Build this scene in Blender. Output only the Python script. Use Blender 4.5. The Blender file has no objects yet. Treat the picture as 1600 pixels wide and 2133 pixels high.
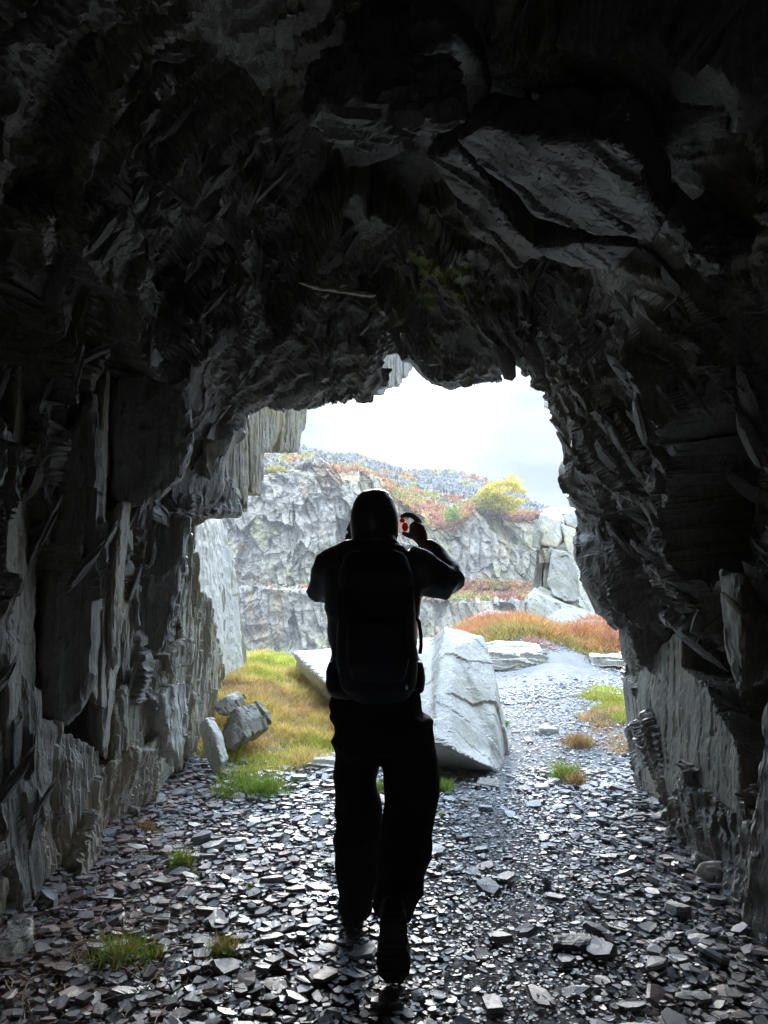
import bpy, bmesh, math, random
import numpy as np
from mathutils import Vector, Matrix

# ------------------------------------------------------------------ camera
sc = bpy.context.scene
COL = sc.collection
CAMZ, PITCH, F = 1.48, math.radians(4.37), 1550.0
cam = bpy.data.cameras.new('camera'); camo = bpy.data.objects.new('camera', cam); COL.objects.link(camo)
camo.location = (0, 0, CAMZ); camo.rotation_euler = (math.pi/2 + PITCH, 0, 0)
cam.sensor_fit = 'VERTICAL'; cam.sensor_height = 24.0; cam.lens = F/2133*24.0
cam.clip_start = 0.05; cam.clip_end = 3000
sc.camera = camo

# ------------------------------------------------------------------ sky: thin bright overcast, sun glowing through cloud ahead
SUN_EL, SUN_AZ = math.radians(14), math.radians(1.5)      # azimuth from +Y towards +X
world = bpy.data.worlds.new('World'); sc.world = world; world.use_nodes = True
nt = world.node_tree; N, L = nt.nodes, nt.links
for n in list(N): N.remove(n)
wout = N.new('ShaderNodeOutputWorld')
sky = N.new('ShaderNodeTexSky'); sky.sky_type = 'NISHITA'; sky.sun_disc = False
sky.sun_elevation = SUN_EL; sky.sun_rotation = SUN_AZ
bgs = N.new('ShaderNodeBackground'); bgs.inputs['Strength'].default_value = 0.05
L.new(sky.outputs[0], bgs.inputs['Color'])
tc = N.new('ShaderNodeTexCoord')
def wmath(op, a, b=None, c=None):
    n = N.new('ShaderNodeMath'); n.operation = op
    for i, v in enumerate((a, b, c)):
        if v is None: continue
        if isinstance(v, (int, float)): n.inputs[i].default_value = v
        else: L.new(v, n.inputs[i])
    return n.outputs[0]
sep = N.new('ShaderNodeSeparateXYZ'); L.new(tc.outputs['Generated'], sep.inputs[0])
zc = wmath('MAXIMUM', sep.outputs['Z'], 0.0)
zenith_boost = wmath('MULTIPLY_ADD', wmath('POWER', zc, 2.0), 4.9, 0.165)                 # overcast sky, unseen zenith raised far above natural to light the rock
dot = N.new('ShaderNodeVectorMath'); dot.operation = 'DOT_PRODUCT'
L.new(tc.outputs['Generated'], dot.inputs[0])
dot.inputs[1].default_value = (math.sin(SUN_AZ)*math.cos(math.radians(11.5)), math.cos(SUN_AZ)*math.cos(math.radians(11.5)), math.sin(math.radians(11.5)))
dd = wmath('MAXIMUM', dot.outputs['Value'], 0.0)
glow = wmath('ADD', wmath('MULTIPLY', wmath('POWER', dd, 500.0), 0.9), wmath('MULTIPLY', wmath('POWER', dd, 60.0), 0.04))
nz = N.new('ShaderNodeTexNoise'); nz.inputs['Scale'].default_value = 5.0; nz.inputs['Detail'].default_value = 5.0
mp = N.new('ShaderNodeMapping'); mp.inputs['Scale'].default_value = (1, 1, 2.6)
L.new(tc.outputs['Generated'], mp.inputs[0]); L.new(mp.outputs[0], nz.inputs['Vector'])
cl = wmath('MULTIPLY_ADD', nz.outputs['Fac'], 0.90, 0.50)
lum = wmath('ADD', wmath('MULTIPLY', zenith_boost, cl), glow)
cr = N.new('ShaderNodeMix'); cr.data_type = 'RGBA'
cr.inputs[6].default_value = (0.56, 0.75, 1.0, 1); cr.inputs[7].default_value = (1, 0.985, 0.96, 1)
L.new(wmath('MINIMUM', wmath('ADD', wmath('MULTIPLY_ADD', nz.outputs['Fac'], 1.5, -0.62), glow), 1.0), cr.inputs[0])
bgc = N.new('ShaderNodeBackground'); L.new(cr.outputs[2], bgc.inputs['Color']); L.new(lum, bgc.inputs['Strength'])
mixs = N.new('ShaderNodeMixShader'); mixs.inputs[0].default_value = 0.97
L.new(bgs.outputs[0], mixs.inputs[1]); L.new(bgc.outputs[0], mixs.inputs[2]); L.new(mixs.outputs[0], wout.inputs['Surface'])
world.cycles.sampling_method = 'MANUAL'; world.cycles.sample_map_resolution = 512

sl = bpy.data.lights.new('sun', 'SUN'); sl.energy = 0.95; sl.angle = math.radians(14); sl.color = (1, 0.965, 0.91)
so = bpy.data.objects.new('sun', sl); COL.objects.link(so)
so.rotation_euler = Vector((math.sin(SUN_AZ)*math.cos(SUN_EL), math.cos(SUN_AZ)*math.cos(SUN_EL), math.sin(SUN_EL))).to_track_quat('Z', 'Y').to_euler()
so.location = (0, 30, 12)

sc.view_settings.view_transform = 'Standard'; sc.view_settings.look = 'None'
sc.view_settings.exposure = 1.68; sc.view_settings.gamma = 1; sc.view_settings.use_curve_mapping = False
sc.render.engine = 'CYCLES'
cy = sc.cycles
cy.use_denoising = True; cy.max_bounces = 8; cy.diffuse_bounces = 5; cy.glossy_bounces = 3
cy.transmission_bounces = 3; cy.transparent_max_bounces = 8; cy.caustics_reflective = False
cy.sample_clamp_indirect = 6.0

# ------------------------------------------------------------------ helpers
rng = np.random.default_rng(7)
random.seed(7)
CP, SP = math.cos(PITCH), math.sin(PITCH)
def W(px, py, Y):
    """photo pixel + distance ahead -> point in the place"""
    u, v = (px-800)/F, (1066.5-py)/F
    d = (u, CP - v*SP, SP + v*CP); t = Y/d[1]
    return Vector((d[0]*t, Y, CAMZ + d[2]*t))
def Gd(px, py, z=0.0):
    u, v = (px-800)/F, (1066.5-py)/F
    d = (u, CP - v*SP, SP + v*CP); t = (z-CAMZ)/d[2]
    return Vector((d[0]*t, d[1]*t, z))
def h3(ix, iy, iz, s):
    x = (ix.astype(np.int64)*374761393 + iy.astype(np.int64)*668265263 + iz.astype(np.int64)*2147483647 + s*974634777) & 0xffffffff
    x = ((x ^ (x >> 13))*1274126177) & 0xffffffff
    x = ((x ^ (x >> 16))*2246822519) & 0xffffffff
    x = (x ^ (x >> 15)) & 0xffffff
    return x.astype(np.float64)/0xffffff
def vn(P, s, seed=0):
    """value noise, -1..1"""
    Q = np.asarray(P, float)*s; I = np.floor(Q); f = Q-I; f = f*f*(3-2*f); I = I.astype(np.int64)
    out = 0
    for a in (0, 1):
        wa = f[:, 0] if a else 1-f[:, 0]
        for b in (0, 1):
            wb = f[:, 1] if b else 1-f[:, 1]
            for c in (0, 1):
                wc = f[:, 2] if c else 1-f[:, 2]
                out = out + wa*wb*wc*h3(I[:, 0]+a, I[:, 1]+b, I[:, 2]+c, seed)
    return out*2-1
def fbm(P, s, seed=0, o=4, g=0.5):
    r = 0; a = 1; t = 0
    for k in range(o):
        r = r + a*vn(P, s*2**k, seed+k*17); t += a; a *= g
    return r/t
def facets(P, M, seed=0, tilt=0.9):
    """broken rock: every cell its own tilted flat face and its own step"""
    Q = np.asarray(P, float) @ np.asarray(M).T
    I = np.floor(Q).astype(np.int64); n = len(Q)
    best = np.full(n, 1e9); h = np.zeros(n); sec = np.full(n, 1e9); idr = np.zeros(n)
    for a in (-1, 0, 1):
        for b in (-1, 0, 1):
            for c in (-1, 0, 1):
                x, y, z = I[:, 0]+a, I[:, 1]+b, I[:, 2]+c
                sx, sy, sz = x+h3(x, y, z, seed), y+h3(x, y, z, seed+1), z+h3(x, y, z, seed+2)
                dx, dy, dz = Q[:, 0]-sx, Q[:, 1]-sy, Q[:, 2]-sz
                d = dx*dx+dy*dy+dz*dz
                m = d < best
                sec = np.where(m, best, np.minimum(sec, d))
                r = h3(x, y, z, seed+3)
                hv = (r-.5) + tilt*((h3(x, y, z, seed+4)-.5)*dx + (h3(x, y, z, seed+5)-.5)*dy + (h3(x, y, z, seed+6)-.5)*dz)
                h = np.where(m, hv, h); idr = np.where(m, r, idr); best = np.where(m, d, best)
    return h, np.sqrt(sec)-np.sqrt(best), idr
def frame(long_, nrm, sizes):
    """matrix to cell space: sizes along (normal, long axis, third axis)"""
    nrm = Vector(nrm).normalized(); l = Vector(long_); l = (l - nrm*l.dot(nrm)).normalized(); t = nrm.cross(l)
    return np.array([[*(nrm/sizes[0])], [*(l/sizes[1])], [*(t/sizes[2])]])
def ss(a, b, x):
    t = np.clip((np.asarray(x, float)-a)/(b-a), 0, 1); return t*t*(3-2*t)
def mesh_np(name, V, Fa, smooth=False, col=None):
    """Fa: (n,3) or (n,4) index array"""
    V = np.asarray(V, np.float32); Fa = np.asarray(Fa, np.int32); k = Fa.shape[1]
    me = bpy.data.meshes.new(name)
    me.vertices.add(len(V)); me.vertices.foreach_set('co', V.ravel())
    me.loops.add(Fa.size); me.loops.foreach_set('vertex_index', Fa.ravel())
    me.polygons.add(len(Fa)); me.polygons.foreach_set('loop_start', np.arange(0, Fa.size, k, dtype=np.int32))
    me.update(calc_edges=True)
    me.polygons.foreach_set('use_smooth', np.full(len(Fa), smooth))
    if col is not None:
        ca = me.color_attributes.new(name='col', type='FLOAT_COLOR', domain='POINT')
        c4 = np.ones((len(V), 4), np.float32); c4[:, :3] = col; ca.data.foreach_set('color', c4.ravel())
    me.validate(); return me
def grid_faces(nr, nc):
    a = (np.arange(nr-1)[:, None]*nc + np.arange(nc-1)[None, :]).ravel()
    return np.stack([a, a+1, a+nc+1, a+nc], 1)
def link(name, me, mat=None, parent=None, label=None, cat=None, group=None, kind=None, loc=None):
    o = bpy.data.objects.new(name, me); COL.objects.link(o)
    if mat is not None and me is not None and len(me.materials) == 0: me.materials.append(mat)
    if parent: o.parent = parent
    if loc is not None: o.location = loc
    for k, v in (('label', label), ('category', cat), ('group', group), ('kind', kind)):
        if v: o[k] = v
    return o
def empty(name, loc, label, cat, group=None):
    return link(name, None, None, None, label, cat, group, None, loc)
def bm_obj(name, bm, mat, parent=None, smooth=False, **k):
    me = bpy.data.meshes.new(name); bm.to_mesh(me); bm.free()
    if smooth: me.polygons.foreach_set('use_smooth', np.ones(len(me.polygons), bool))
    return link(name, me, mat, parent, **k)

# ------------------------------------------------------------------ materials
def new_mat(name):
    m = bpy.data.materials.new(name); m.use_nodes = True
    t = m.node_tree; b = t.nodes['Principled BSDF']
    return m, t, b
def nmix(t, fac, a, b, mode='MIX'):
    n = t.nodes.new('ShaderNodeMix'); n.data_type = 'RGBA'; n.blend_type = mode
    for i, v in ((0, fac), (6, a), (7, b)):
        if isinstance(v, (int, float)): n.inputs[i].default_value = v
        elif isinstance(v, tuple): n.inputs[i].default_value = (*v, 1)
        else: t.links.new(v, n.inputs[i])
    return n.outputs[2]
def nnoise(t, vec, scale, detail=5, rough=0.6, dist=0.0):
    n = t.nodes.new('ShaderNodeTexNoise'); n.inputs['Scale'].default_value = scale
    n.inputs['Detail'].default_value = detail; n.inputs['Roughness'].default_value = rough; n.inputs['Distortion'].default_value = dist
    t.links.new(vec, n.inputs['Vector']); return n.outputs['Fac']
def nramp(t, fac, p0, p1):
    n = t.nodes.new('ShaderNodeMapRange'); n.inputs[1].default_value = p0; n.inputs[2].default_value = p1
    t.links.new(fac, n.inputs[0]); return n.outputs[0]
def slate(name, c1, c2, stain=None, stain_amt=0.0, rough=0.5, spec=0.5, rot=(0.15, -0.3, 0.2), stretch=(26, 26, 2.2), bump=0.5, grain=1.0, dist=0.012, attr=False, cracks=0.0):
    m, t, b = new_mat(name)
    tcn = t.nodes.new('ShaderNodeTexCoord')
    mpn = t.nodes.new('ShaderNodeMapping'); mpn.inputs['Rotation'].default_value = rot; mpn.inputs['Scale'].default_value = stretch
    t.links.new(tcn.outputs['Object'], mpn.inputs[0])
    st = nnoise(t, mpn.outputs[0], 1.0, 5, 0.62, 0.6)
    fine = nnoise(t, tcn.outputs['Object'], 38*grain, 5, 0.7)
    big = nnoise(t, tcn.outputs['Object'], 1.7*grain, 6, 0.6)
    col = nmix(t, nramp(t, st, 0.36, 0.66), c1, c2)
    col = nmix(t, nramp(t, fine, 0.25, 0.8), col, tuple(0.62*x for x in c1))
    if attr:
        a = t.nodes.new('ShaderNodeAttribute'); a.attribute_name = 'col'
        col = nmix(t, 1.0, col, a.outputs['Color'], 'MULTIPLY')
    if stain:
        col = nmix(t, nramp(t, big, 0.62-0.3*stain_amt, 0.74), col, stain)
    t.links.new(col, b.inputs['Base Color'])
    rr = nramp(t, big, 0.2, 0.8); rm = t.nodes.new('ShaderNodeMath'); rm.operation = 'MULTIPLY_ADD'
    t.links.new(rr, rm.inputs[0]); rm.inputs[1].default_value = 0.22; rm.inputs[2].default_value = rough-0.1
    t.links.new(rm.outputs[0], b.inputs['Roughness']); b.inputs['Specular IOR Level'].default_value = spec
    bn = t.nodes.new('ShaderNodeBump'); bn.inputs['Strength'].default_value = bump; bn.inputs['Distance'].default_value = dist
    ad = t.nodes.new('ShaderNodeMath'); ad.operation = 'MULTIPLY_ADD'
    t.links.new(fine, ad.inputs[0]); ad.inputs[1].default_value = 0.35; t.links.new(st, ad.inputs[2])
    hgt = ad.outputs[0]
    if cracks:
        mc = t.nodes.new('ShaderNodeMapping'); mc.inputs['Rotation'].default_value = rot; mc.inputs['Scale'].default_value = (7, 7, 0.8)
        t.links.new(tcn.outputs['Object'], mc.inputs[0])
        cn = nnoise(t, mc.outputs[0], 1.0, 3, 0.5, 0.4)
        cm = t.nodes.new('ShaderNodeMath'); cm.operation = 'SUBTRACT'; t.links.new(cn, cm.inputs[0]); cm.inputs[1].default_value = 0.5
        ca = t.nodes.new('ShaderNodeMath'); ca.operation = 'ABSOLUTE'; t.links.new(cm.outputs[0], ca.inputs[0])
        ck = nramp(t, ca.outputs[0], 0.0, 0.012)
        cj = t.nodes.new('ShaderNodeMath'); cj.operation = 'MULTIPLY_ADD'; t.links.new(ck, cj.inputs[0]); cj.inputs[1].default_value = cracks
        t.links.new(hgt, cj.inputs[2]); hgt = cj.outputs[0]
    t.links.new(hgt, bn.inputs['Height']); t.links.new(bn.outputs[0], b.inputs['Normal'])
    return m
def attr_mat(name, rough=0.8, spec=0.3, bump=0.0, scale=30, trans=0.0, mul=1.0):
    m, t, b = new_mat(name)
    a = t.nodes.new('ShaderNodeAttribute'); a.attribute_name = 'col'
    tcn = t.nodes.new('ShaderNodeTexCoord'); f = nnoise(t, tcn.outputs['Object'], scale, 4, 0.65)
    col = nmix(t, nramp(t, f, 0.3, 0.75), a.outputs['Color'], nmix(t, 1.0, a.outputs['Color'], (0.6, 0.6, 0.6), 'MULTIPLY'))
    t.links.new(col, b.inputs['Base Color']); b.inputs['Roughness'].default_value = rough; b.inputs['Specular IOR Level'].default_value = spec
    if bump:
        bn = t.nodes.new('ShaderNodeBump'); bn.inputs['Strength'].default_value = bump; bn.inputs['Distance'].default_value = 0.01
        t.links.new(f, bn.inputs['Height']); t.links.new(bn.outputs[0], b.inputs['Normal'])
    if trans:
        tr = t.nodes.new('ShaderNodeBsdfTranslucent'); t.links.new(col, tr.inputs['Color'])
        ms = t.nodes.new('ShaderNodeMixShader'); ms.inputs[0].default_value = trans
        out = t.nodes['Material Output']
        t.links.new(b.outputs[0], ms.inputs[1]); t.links.new(tr.outputs[0], ms.inputs[2]); t.links.new(ms.outputs[0], out.inputs['Surface'])
    return m
def plain(name, c, rough=0.7, spec=0.3, metal=0.0, nscale=60, amt=0.25, bump=0.15, bd=0.004):
    m, t, b = new_mat(name)
    tcn = t.nodes.new('ShaderNodeTexCoord'); f = nnoise(t, tcn.outputs['Object'], nscale, 4, 0.6)
    t.links.new(nmix(t, f, tuple(x*(1-amt) for x in c), tuple(min(1, x*(1+amt)) for x in c)), b.inputs['Base Color'])
    b.inputs['Roughness'].default_value = rough; b.inputs['Specular IOR Level'].default_value = spec; b.inputs['Metallic'].default_value = metal
    bn = t.nodes.new('ShaderNodeBump'); bn.inputs['Strength'].default_value = bump; bn.inputs['Distance'].default_value = bd
    t.links.new(f, bn.inputs['Height']); t.links.new(bn.outputs[0], b.inputs['Normal'])
    return m
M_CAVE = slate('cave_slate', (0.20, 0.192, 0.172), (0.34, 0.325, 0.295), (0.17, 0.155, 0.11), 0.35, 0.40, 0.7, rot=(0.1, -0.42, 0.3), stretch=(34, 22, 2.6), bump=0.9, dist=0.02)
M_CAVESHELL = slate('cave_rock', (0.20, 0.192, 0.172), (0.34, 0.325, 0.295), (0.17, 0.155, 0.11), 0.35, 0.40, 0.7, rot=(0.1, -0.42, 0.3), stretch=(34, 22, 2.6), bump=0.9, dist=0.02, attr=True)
M_ROOF = slate('roof_slate', (0.15, 0.146, 0.132), (0.25, 0.24, 0.215), (0.17, 0.14, 0.09), 0.3, 0.5, 0.5, rot=(0.2, 0.1, 0.75), stretch=(26, 3, 26), bump=0.6, dist=0.012, cracks=0.8)
M_PALE = slate('lit_look_slate', (0.44, 0.42, 0.37), (0.60, 0.58, 0.52), (0.46, 0.36, 0.20), 0.6, 0.5, 0.45, rot=(0.0, -0.12, 0.0), stretch=(60, 60, 2.0), bump=0.55, dist=0.012, cracks=0.9)  # same slate with daylight put into its colour, so planks look lit
M_OUT = slate('weathered_slate', (0.35, 0.34, 0.285), (0.54, 0.525, 0.45), (0.40, 0.34, 0.19), 0.65, 0.6, 0.4, rot=(0.0, 0.05, 0.0), stretch=(40, 40, 2.2), bump=0.6, dist=0.014, cracks=0.7)
M_SLABR = slate('cleaved_slate', (0.28, 0.27, 0.225), (0.40, 0.385, 0.33), (0.29, 0.24, 0.14), 0.3, 0.45, 0.5, rot=(0.12, 0, 0), stretch=(55, 55, 2.0), bump=0.6, dist=0.012, cracks=1.0)
M_BOULD = slate('boulder_slate', (0.53, 0.525, 0.48), (0.69, 0.68, 0.63), (0.46, 0.44, 0.33), 0.3, 0.6, 0.4, rot=(0.5, 0.9, 0.3), stretch=(30, 30, 5), bump=0.55, dist=0.016, cracks=.25)
M_BLOCK = slate('lichened_slate', (0.26, 0.25, 0.22), (0.36, 0.35, 0.31), (0.17, 0.17, 0.08), 0.5, 0.7, 0.35, rot=(0.2, 0.3, 0), stretch=(9, 9, 2.5), bump=0.5, dist=0.03)
M_CHIP = slate('slate_chip', (0.85, 0.85, 0.85), (1, 1, 1), None, 0, 0.42, 1.0, rot=(0.7, 0.4, 0), stretch=(50, 12, 12), bump=0.35, dist=0.006, attr=True)
M_GROUND = attr_mat('gravel_ground', 0.7, 0.4, 0.9, 90)
M_CLIFF = attr_mat('quarry_rock', 0.85, 0.2, 0.6, 1.6)
M_GRASS = attr_mat('grass_blade', 0.6, 0.3, 0, 4, 0.35)
M_HEATH = attr_mat('heather_sprig', 0.8, 0.2, 0, 3, 0.25)
M_LEAF = attr_mat('autumn_leaf', 0.7, 0.2, 0, 3, 0.4)

# ------------------------------------------------------------------ ground
def gz(x, y):
    x = np.asarray(x, float); y = np.asarray(y, float)
    z = 0.40*np.exp(-((x+1.45)/0.62)**2)*ss(4.6, 8.0, y)
    z = z + 0.12*np.exp(-((x-2.35)/0.6)**2)*ss(5.2, 7.0, y)
    z = z + 0.10*ss(1.15, 1.7, np.abs(x))*ss(5.6, 4.4, y)
    z = z + 0.32*ss(10.6, 12.2, y)*ss(0.6, 2.0, x)
    edge = 10.6 + 4.2*ss(0.4, 2.0, x) + 0.5*np.sin(x*1.3)
    z = z - 10.5*ss(0, 1, (y-edge)/2.6)
    return z
ys = np.concatenate([np.linspace(-9, 1.6, 40), np.arange(1.65, 6, 0.022), np.arange(6, 12, 0.05), np.linspace(12, 20, 70), np.linspace(20.5, 60, 30)])
xs = np.concatenate([np.linspace(-60, -4.5, 30), np.arange(-4.4, 5.5, 0.03), np.linspace(5.6, 60, 30)])
X, Y = np.meshgrid(xs, ys); P = np.stack([X.ravel(), Y.ravel(), np.zeros(X.size)], 1)
z = gz(P[:, 0], P[:, 1])
near = ss(14, 8, P[:, 1])
z += near*(0.018*fbm(P, 9, 3, 4) + 0.006*vn(P, 45, 8)) + (1-near)*0.4*fbm(P, 0.6, 5)
P[:, 2] = z
c = 0.19 + 0.07*fbm(P, 14, 11, 4); gcol = np.stack([c*1.02, c, c*1.03], 1)
lft = ss(-0.5, -1.2, P[:, 0] + 0.25*vn(P, 3, 9))*ss(5.5, 4, P[:, 1])
gcol = gcol*(1-lft[:, None]) + np.stack([c*1.0, c*0.75, c*0.68], 1)*lft[:, None]
outm = ss(5.0, 7.5, P[:, 1])[:, None]; gcol = gcol*(1-outm) + gcol*outm*1.0
ground = link('ground', mesh_np('ground', P, grid_faces(len(ys), len(xs)), True, gcol), M_GROUND, kind='structure')
far = bpy.data.meshes.new('quarry_floor')
far.from_pydata([(-900, -900, -11.6), (900, -900, -11.6), (900, 1500, -11.6), (-900, 1500, -11.6)], [], [(0, 1, 2, 3)])
link('quarry_floor', far, plain('quarry_floor_rubble', (0.16, 0.16, 0.165), 0.9, 0.2, 0, 0.6, 0.4, 0.8, 0.4), kind='structure')

# ------------------------------------------------------------------ cave shell
MOUTH = [(334, 1700, 5.1), (330, 1655, 5.1), (322, 1560, 5.1), (335, 1450, 5.1), (350, 1350, 5.0), (370, 1250, 5.0), (385, 1150, 5.0), (398, 1092, 5.0),
 (425, 1082, 5.0), (445, 1040, 5.05), (462, 1010, 5.05), (468, 960, 5.05), (490, 915, 5.1), (515, 868, 5.1), (555, 850, 5.1), (600, 856, 5.1), (650, 850, 5.1), (703, 836, 5.1),
 (712, 844, 5.1), (737, 836, 5.1), (758, 846, 5.1), (780, 846, 5.05), (790, 812, 5.0), (786, 780, 5.0), (792, 742, 5.0), (830, 738, 5.0), (862, 742, 5.0), (885, 770, 4.95), (912, 796, 4.9), (935, 808, 4.9),
 (965, 800, 4.9), (1000, 791, 4.9), (1038, 786, 4.95), (1047, 764, 4.95), (1076, 760, 5.0), (1105, 778, 5.0), (1125, 818, 5.0), (1140, 852, 5.0), (1157, 882, 5.0), (1178, 915, 5.0),
 (1176, 960, 5.0), (1171, 1000, 5.0), (1184, 1040, 5.0), (1201, 1075, 5.0), (1208, 1110, 5.0), (1206, 1160, 5.0), (1214, 1220, 5.0), (1238, 1278, 5.0), (1268, 1290, 5.0), (1291, 1304, 5.0),
 (1293, 1360, 5.0), (1300, 1420, 5.0), (1308, 1500, 5.05), (1318, 1570, 5.1), (1332, 1650, 5.1), (1336, 1705, 5.1)]
mp3 = np.array([W(*q) for q in MOUTH])
seg = np.r_[0, np.cumsum(np.linalg.norm(np.diff(mp3, axis=0), axis=1))]
NT = 1000
tt = np.linspace(0, seg[-1], NT)
mx, my, mz = (np.interp(tt, seg, mp3[:, k]) for k in range(3))
jag = np.stack([tt, np.zeros(NT), np.zeros(NT)], 1)
cx, cz0 = 0.0, 1.25
ang = np.arctan2(mz-cz0, mx-cx)
# smooth the angle so that the interior section is evenly spaced
ker = np.ones(41)/41; angs = np.unwrap(ang); pad = np.r_[np.full(20, angs[0]), angs, np.full(20, angs[-1])]; angs = np.convolve(pad, ker, 'valid')
def section_(a, y):
    """interior arch profile at distance y for angle a"""
    wl = 1.66 + 0.10*ss(2.5, 0, y); wr = 1.60 + 0.12*ss(2.5, 0, y); hh = 2.15 + 0.15*ss(4.5, 2.5, y) + 0.5*ss(1.5, -2, y)
    ca, sa = np.cos(a), np.sin(a); w = np.where(ca < 0, wl, wr)
    up = sa > 0; n = 2.6
    r_up = (np.abs(ca/w)**n + np.abs(sa/hh)**n)**(-1/n)
    w2 = np.where(ca < 0, wl, wr+.28*ss(.12, -.2, sa)*ss(2.6, 3.2, y)); x = np.where(up, r_up*ca, np.sign(ca)*w2); zz = np.where(up, r_up*sa, np.abs(w/np.where(np.abs(ca) < .2, .2, ca))*sa)
    return cx + x, cz0 + zz
ADEN = np.linspace(angs[0]-0.0, angs[-1], 2400)
def section(a, y):
    x, z_ = section_(ADEN, y); keep = (z_ > -0.25); x, z_ = x[keep], z_[keep]
    l = np.r_[0, np.cumsum(np.hypot(np.diff(x), np.diff(z_)))]; l /= l[-1]
    q = tt/tt[-1]; return np.interp(q, l, x), np.interp(q, l, z_)
rows_y = np.concatenate([np.linspace(-6.5, 1.6, 40), np.linspace(1.7, 2.6, 40), np.arange(2.61, 3.6, 0.0095), np.arange(3.6, 5.0, 0.0165)])
SH = []
for y in rows_y:
    k = float(ss(3.55, 5.0, y))**1.3
    ix, iz = section(angs, y)
    shrink = 1.0 if y > -5.5 else max(0.02, (y+6.5))
    ix = cx + (ix-cx)*shrink; iz = cz0 + (iz-cz0)*shrink
    SH.append(np.stack([ix*(1-k)+mx*k, np.full(NT, y) + (my-5.0)*k, iz*(1-k)+mz*k], 1))
mo = np.stack([mx, my, mz], 1); SH.append(mo)
for j in range(1, 40):
    f = j/39.0; g = 1 + 5.5*f**1.5
    SH.append(np.stack([cx+(mx-cx)*g, my + 1.0*f + 0.25*math.sin(f*9), 0.6+(mz-0.6)*g], 1))
SH = np.array(SH); nr = SH.shape[0]
dU = np.gradient(SH, axis=0); dV = np.gradient(SH, axis=1); nrm = np.cross(dV, dU); nrm /= np.linalg.norm(nrm, axis=2, keepdims=True)+1e-9
cen = np.array([cx, 0, cz0]); tocen = SH*0; tocen[..., 0] = cx-SH[..., 0]; tocen[..., 2] = cz0-SH[..., 2]
nrm *= np.sign((nrm*tocen).sum(2, keepdims=True))
Pf = SH.reshape(-1, 3); Nf = nrm.reshape(-1, 3)
warp = np.stack([fbm(Pf, 1.6, 31), fbm(Pf, 1.6, 47), fbm(Pf, 1.6, 59)], 1)
Pw = Pf + 0.16*warp
# grain direction swings from near vertical on the walls to slanting over the roof
sgn = np.where(Pf[:, 0] > 0, 1.0, -0.45)
A1 = frame((-0.40, 0.25, 0.9), (0.75, 0.45, 0.30), (0.36, 1.2, 0.7))
h1, e1, i1 = facets(Pw, A1, 100, 1.3)
def strands(P, long_, nrm_, sz, seed):
    Q = P @ np.array(frame(long_, nrm_, sz)).T
    Q = Q + 0.55*np.stack([vn(Q*[.5, 1.2, .5], 1, seed+1), np.zeros(len(Q)), vn(Q*[.5, 1.2, .5], 1, seed+2)], 1)
    return 1-2*np.abs(vn(Q, 1, seed))
SETS = [((-.15, .45, .88), (.45, .80, -.38)), ((.0, .08, 1), (.5, .85, 0)), ((.80, .50, -.30), (-.40, .80, .30)), ((-.75, .55, -.35), (.40, .80, .25))]
wc = ss(.40, .75, np.abs(Nf[:, 2]) + .15*vn(Pf, 1.3, 451)); wr_ = ss(-.12, .12, Pf[:, 0] + .3*vn(Pf, 1.1, 452))
wts = [(1-wc)*wr_, (1-wc)*(1-wr_), wc*wr_, wc*(1-wr_)]
h2 = h3_ = s1 = s2 = s3 = 0
for q_, ((lg, nm_), w_) in enumerate(zip(SETS, wts)):
    k = w_ > .001; Z = lambda v: np.bincount(np.flatnonzero(k), weights=v, minlength=len(Pf))*w_
    h2 = h2 + Z(facets(Pw[k], frame(lg, nm_, (.14, .8, .34)), 200+q_*7, 1.2)[0])
yv = Pf[:, 1]
rowidx = np.repeat(np.arange(nr), NT)
mouth_row = len(rows_y)
dist_m = np.abs(rowidx - mouth_row)/34.0
amp = 0.10 + 0.90*np.clip(dist_m, 0, 1); ampf = .5 + .5*amp
# flat cleaved areas: the slanting roof slabs on the right, the flat recess over the mouth, and scattered others
def zone(a0, a1, b0, b1, c0, c1, q=.12):
    return ss(a0-q, a0+q, Pw[:, 0])*ss(a1+q, a1-q, Pw[:, 0])*ss(b0-q, b0+q, Pw[:, 1])*ss(b1+q, b1-q, Pw[:, 1])*ss(c0-q, c0+q, Pw[:, 2])*ss(c1+q, c1-q, Pw[:, 2])
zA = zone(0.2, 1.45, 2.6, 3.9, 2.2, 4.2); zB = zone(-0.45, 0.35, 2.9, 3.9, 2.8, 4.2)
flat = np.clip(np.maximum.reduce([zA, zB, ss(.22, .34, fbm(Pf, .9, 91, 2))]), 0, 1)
rough_amt = 1-0.88*flat
coarse = (amp*(0.30*h1*(1-.5*zA) + 0.13*h2*(1-.7*flat))).reshape(nr, NT)
for ax in (0, 1):
    pd = np.pad(coarse, [(2, 2) if ax == q_ else (0, 0) for q_ in (0, 1)], mode='edge')
    coarse = sum(np.take(pd, np.arange(i_, i_+coarse.shape[ax]), axis=ax)*w_ for i_, w_ in enumerate((.15, .22, .26, .22, .15)))
coarse = coarse.ravel(); Pd = Pw + Nf*(coarse*2.2)[:, None]
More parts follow.
